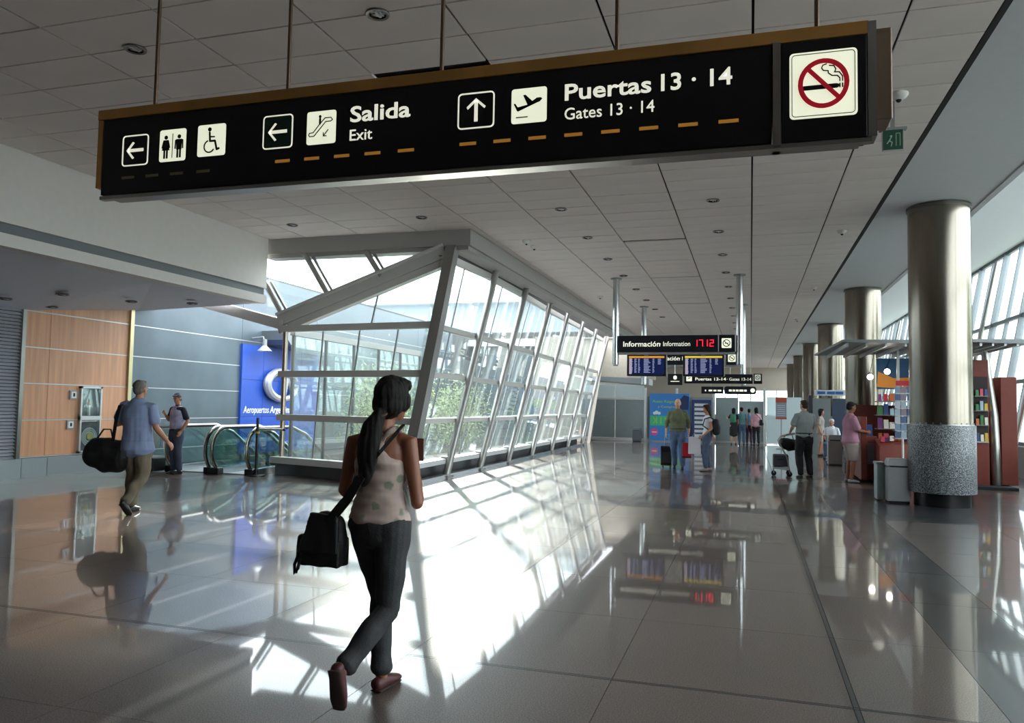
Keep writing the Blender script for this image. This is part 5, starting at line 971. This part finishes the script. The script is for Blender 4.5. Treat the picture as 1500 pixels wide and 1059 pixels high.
# ---- guard
VEST = M('vest_reflective', '#a9a6c2', .5, var=.35, scale=9); NAVY = M('uniform_navy', '#262c3c', .85)
person(dict(h=1.66, loc=(-11.28, 13.35), rz=radians(165), vox=.012, label='guard in cap and pale vest standing by the escalator, hand at mouth', skin=SKIN, hair='cap', hairm=M('cap_grey', '#55565f', .7),
    J=dict(look=(-.35, 1, -.35), elR=(.26, .02, 1.15), wrR=(.13, .22, 1.3), elL=(-.27, -.06, 1.14), wrL=(-.26, .08, .93)), top=dict(mat=NAVY, sl=.75, infl=.014), bottom=dict(mat=M('trousers_slate', '#3f475a', .85), w=1.1, belt=BLACK)))
gv = [o for o in bpy.data.objects if o.name.startswith('person') and o.type == 'EMPTY'][-1]
m = MB(); m.loft([(V(0, 0, 1.0*.95), .185, .142), (V(0, 0, 1.1*.95), .17, .13), (V(0, 0, 1.24*.95), .186, .143), (V(0, 0, 1.36*.95), .178, .13), (V(0, 0, 1.42*.95), .12, .1)], 20); blob('vest', m, VEST, gv, .01, 2, fold=.012, fscale=14, label='pale reflective vest')
obj('cap_peak', MB().add([(-.07, .06, 1.62), (.02, .075, 1.62), (-.02, .16, 1.585), (-.09, .13, 1.585), (-.07, .06, 1.63), (.02, .075, 1.63), (-.02, .16, 1.595), (-.09, .13, 1.595)], [(0, 1, 2, 3), (7, 6, 5, 4), (0, 4, 5, 1), (1, 5, 6, 2), (2, 6, 7, 3), (3, 7, 4, 0)]), M('cap_grey'), gv, local=True)
# ---- olive-shirted man
OLIVE = M('shirt_olive', '#5f6349', .85, var=.08, scale=20); JEAN = M('jeans_blue', '#4d6280', .85, var=.2, scale=10)
person(dict(h=1.78, loc=(-1.76, 20.1), rz=radians(180), fat=1.18, vox=.011, label='older man in olive shirt and blue jeans walking towards the camera', skin=SKINL, hair='thin', hairm=HGRY, curl=1.,
    J=dict(elL=(-.27, -.02, 1.13), wrL=(-.27, .07, .9), elR=(.27, -.02, 1.13), wrR=(.28, .03, .88), knL=(-.11, .1, .5), anL=(-.13, .05, .09), anR=(.07, -.1, .1)), top=dict(mat=OLIVE, sl=1.45, infl=.02, collar=1, buttons=1, pocket=1, fold=.016), bottom=dict(mat=JEAN, w=1.1, belt=M('belt_brown', '#2c2018', .5))))
c = thing('rolling_case', (-2.1, 20.45, 0), 'black rolling suitcase pulled behind the man in the olive shirt', 'suitcase'); obj('body', MB().box(-2.22, -1.94, 20.4, 20.62, .06, .56), BLACK, c, bevel=.02); obj('front_pocket', MB().box(-2.2, -1.96, 20.375, 20.4, .12, .4), M('case_cloth', '#15151a', .7), c, bevel=.01); obj('handle', MB().tube([(-2.14, 20.5, .56), (-2.1, 20.35, .86), (-2.0, 20.35, .86), (-2.02, 20.5, .56)], .008, 6), STEEL, c)
for x in (-2.17, -1.99): obj('wheel', MB().tube([(x-.015, 20.58, .04), (x+.015, 20.58, .04)], .04, 14), RUBBER, c)
# ---- woman with backpack
person(dict(h=1.64, loc=(-1.02, 19.85), rz=radians(112), fem=1, vox=.011, label='young woman in white top and jeans with a dark backpack, beside the man in olive', skin=SKIN, hair='long', hairm=HBRN, curl=.9,
    J=dict(look=(-.2, 1, -.1), elL=(-.21, -.05, 1.13), wrL=(-.2, .2, .93), elR=(.2, -.12, 1.14), wrR=(.2, -.22, .93), knL=(-.08, .12, .5), anL=(-.07, .06, .09), anR=(.08, -.1, .1)), top=dict(mat=M('top_white', '#d7d9e2', .8), sl=.3, infl=.01, fold=.01), bottom=dict(mat=M('jeans_slate', '#4c5a72', .85, var=.2), w=.98), shoem=M('shoe_pale', '#9b8884', .5)))
c = thing('backpack', (-.8, 19.8, 1.1), 'dark backpack worn by the young woman in white', 'bag'); m = MB().loft([(V(-.80, 19.78, .95), .13, .09), (V(-.80, 19.78, 1.08), .14, .1), (V(-.82, 19.79, 1.24), .12, .08)], 14, V(0, 1, 0)); blob('pack', MB().add([(v[0]+.8, v[1]-19.8, v[2]-1.1) for v in m.v], m.f), M('pack_dark', '#191a24', .7), c, .012, 2, fold=.012); obj('strap', MB().tube([(-.86, 19.68, 1.28), (-.95, 19.66, 1.33), (-1.08, 19.68, 1.28), (-1.12, 19.72, 1.12), (-.95, 19.7, 1.0), (-.86, 19.7, .98)], .015, 8), M('pack_dark'), c)
def shopping(x, y, z, w, h_, mat, label, name='shopping_bag', base=None):
    t = thing(name, (x, y, z), label, 'bag'); m = MB(); m.hexa([(x-w/2, y-.05, z), (x+w/2, y-.05, z), (x+w/2, y+.05, z), (x-w/2, y+.05, z), (x-w/2*.95, y-.03, z+h_), (x+w/2*.95, y-.03, z+h_), (x+w/2*.95, y+.03, z+h_), (x-w/2*.95, y+.03, z+h_)]); obj('bag', m, mat, t, bevel=.006); obj('handles', MB().tube([(x-w*.2, y, z+h_), (x, y, z+h_+.09), (x+w*.2, y, z+h_)], .005, 6), mat, t)
    if base: obj('base_band', MB().box(x-w/2-.002, x+w/2+.002, y-.052, y+.052, z, z+.05), base, t)
shopping(-1.32, 19.72, .42, .3, .42, M('bag_white', '#c9c5cb', .6), 'whitish shopping bag carried by the young woman'); shopping(-1.52, 19.95, .3, .22, .38, M('bag_red', '#b8182c', .5), 'red shopping bag between the man in olive and the young woman', base=M('bag_dark_red', '#5e1420', .5))
# ---- man with trolley
GSH = M('shirt_grey_check', '#8a9292', .85, var=.08, scale=50); BTR = M('trousers_black', '#15161a', .85)
person(dict(h=1.77, loc=(1.17, 18.95), rz=radians(22), fat=1.1, vox=.011, label='man in grey shirt and black trousers pushing a luggage trolley', skin=SKINL, hair='short', hairm=HBRN, curl=1.2,
    J=dict(look=(-.3, 1, 0), elL=(-.25, .05, 1.14), wrL=(-.2, .28, 1.02), elR=(.24, .06, 1.14), wrR=(.12, .28, 1.02), knL=(-.11, .05, .5), anR=(.13, -.02, .085)), top=dict(mat=GSH, sl=.8, infl=.022, collar=1, fold=.018, taper=1.1), bottom=dict(mat=BTR, w=1.12, belt=BLACK)))
c = thing('luggage_trolley', (.75, 19.3, 0), 'steel luggage trolley with bags in front of the man in the grey shirt', 'trolley')
fr = MB()
for y in (19.15, 19.65): fr.tube([(.98, y, 1.0), (.68, y, .92), (.62, y, .82), (.8, y, .45), (.86, y, .15)], .016, 8).tube([(.86, y, .16), (.5, y, .2)], .014, 8)
fr.tube([(.98, 19.15, 1.0), (.98, 19.65, 1.0)], .018, 8).tube([(.5, 19.15, .2), (.5, 19.65, .2)], .014, 8).tube([(.86, 19.15, .15), (.86, 19.65, .15)], .014, 8); obj('frame', fr, M('trolley_steel', '#b9b6b0', .3, .8), c, smooth=True)
for x, y in ((.86, 19.15), (.86, 19.65), (.52, 19.4)): w_ = obj('wheel', MB().tube([(x, y-.02, .06), (x, y+.02, .06)], .06, 14), RUBBER, c); obj('fork', MB().box(x-.012, x+.012, y-.03, y+.03, .06, .17), GREYP, w_)
c = thing('travel_bag', (.82, 19.4, .5), 'dark bag in the upper part of the luggage trolley', 'bag'); m = MB().loft([(V(.7, 19.4, .78), .17, .12), (V(.88, 19.4, .72), .18, .15), (V(1.02, 19.4, .72), .14, .12)], 14, V(0, 1, 0)); blob('bag', MB().add([(v[0]-.82, v[1]-19.4, v[2]-.5) for v in m.v], m.f), BM, c, .012, 2, fold=.015); obj('handle', MB().tube([(.75, 19.4, .9), (.82, 19.4, .97), (.92, 19.4, .97), (.96, 19.4, .86)], .01, 6), BM, c)
c = thing('suitcase', (.68, 19.4, .22), 'dark suitcase lying on the lower deck of the luggage trolley', 'suitcase'); obj('body', MB().box(.5, .84, 19.17, 19.63, .22, .5), M('case_grey', '#34353d', .6), c, bevel=.03); obj('handle', MB().tube([(.6, 19.16, .4), (.64, 19.12, .4), (.72, 19.12, .4), (.76, 19.16, .4)], .01, 6), BLACK, c)
# ---- man in pink at the kiosk
person(dict(h=1.74, loc=(2.07, 18.35), rz=radians(-75), fat=1.12, vox=.011, label='man in pink shirt and pale shorts standing at the kiosk counter', skin=SKIND, hair='short', hairm=HBLK,
    J=dict(look=(-.1, 1, -.3), elL=(-.23, .08, 1.13), wrL=(-.15, .3, 1.08), elR=(.24, .08, 1.13), wrR=(.14, .3, 1.1)), top=dict(mat=M('shirt_pink', '#b5859a', .85, var=.08), sl=.85, infl=.022, collar=1, hem=.88, taper=1.1), bottom=dict(mat=M('shorts_beige', '#a89a95', .85, var=.08), kind='shorts', len=.98, w=1.2, infl=.016), shoem=M('shoe_light', '#a5a2a8', .5)))
# ---- far group
person(dict(h=1.62, loc=(-.72, 36.1), rz=radians(5), fem=1, vox=.016, label='woman in black skirt with green backpack in the far group, leftmost', skin=SKINL, hair='bob', J=dict(elL=(-.27, .1, 1.2), wrL=(-.3, .26, 1.28)), top=dict(mat=M('top_black', '#1c1e22', .8), sl=.6, infl=.012), bottom=dict(mat=M('top_black'), kind='skirt')))
c = thing('backpack', (-.74, 35.9, 1.15), 'green backpack on the leftmost woman of the far group', 'bag'); obj('pack', MB().loft([(V(-.74, 35.9, 1.02), .13, .08), (V(-.74, 35.9, 1.3), .12, .07)], 12), M('pack_green', '#3f7a63', .7), c, smooth=True); obj('straps', MB().tube([(-.82, 35.96, 1.35), (-.83, 36.08, 1.38)], .02, 6).tube([(-.66, 35.96, 1.35), (-.65, 36.08, 1.38)], .02, 6), M('pack_green'), c)
person(dict(h=1.66, loc=(-.38, 36.2), rz=0, vox=.016, label='person in teal top and jeans in the far group, second from left', skin=SKIN, hair='short', top=dict(mat=M('top_teal', '#5f8a92', .8), sl=.7), bottom=dict(mat=JEAN)))
person(dict(h=1.6, loc=(-.06, 36.5), rz=radians(-10), vox=.016, label='person in light blue and red, half hidden in the middle of the far group', skin=SKIN, hair='short', top=dict(mat=M('top_skyblue', '#7f9fc0', .8), sl=.7), bottom=dict(mat=M('trousers_plum', '#513a50', .8))))
person(dict(h=1.66, loc=(.24, 36.0), rz=radians(12), fem=1, vox=.016, label='woman in pale pink top and black trousers, rightmost of the far group', skin=SKINL, hair='bob', top=dict(mat=M('top_pink', '#c99aa6', .8), sl=1.2, infl=.016, hem=.9), bottom=dict(mat=BTR, w=.95)))
c = thing('handbag', (.46, 35.9, .95), 'black handbag on the rightmost woman of the far group', 'bag'); obj('bag', MB().loft([(V(.46, 35.92, .9), .1, .06), (V(.45, 35.92, 1.1), .08, .05)], 12), BLACK, c, smooth=True); obj('strap', MB().tube([(.42, 35.9, 1.15), (.3, 35.84, 1.3), (.16, 35.88, 1.4)], .012, 6), BLACK, c)
# ---- travellers near the shop
person(dict(h=1.62, loc=(2.3, 28.7), rz=radians(-110), fem=1, vox=.015, label='woman in beige blouse and shorts standing behind the man with the trolley', skin=SKIN, hair='bob', top=dict(mat=M('blouse_beige', '#9d938c', .85), sl=.8, infl=.02, hem=.85), bottom=dict(mat=M('shorts_beige'), kind='shorts', len=.9)))
sitJ = dict(knL=(-.1, .42, .5), knR=(.1, .42, .5), anL=(-.1, .42, .09), anR=(.1, .42, .09), hipL=(-.088, 0, .52), hipR=(.088, 0, .52), wrL=(-.14, .3, .66), wrR=(.14, .3, .66))
person(dict(h=1.68, loc=(2.55, 27.6), rz=radians(160), dz=-.4, vox=.014, label='seated person in white top and white cap behind the grey bin', skin=SKIN, hair='cap', hairm=M('cap_white', '#cfd0d6', .7), J=sitJ, top=dict(mat=M('top_white'), sl=.7), bottom=dict(mat=JEAN)))
person(dict(h=1.66, loc=(2.95, 26.3), rz=radians(20), dz=-.4, vox=.014, label='dark-haired seated person in light blue shirt left of the man in pink', skin=SKIN, hair='bob', J=dict(sitJ), top=dict(mat=M('top_lightblue', '#8aa0c4', .8), sl=.7), bottom=dict(mat=BTR)))
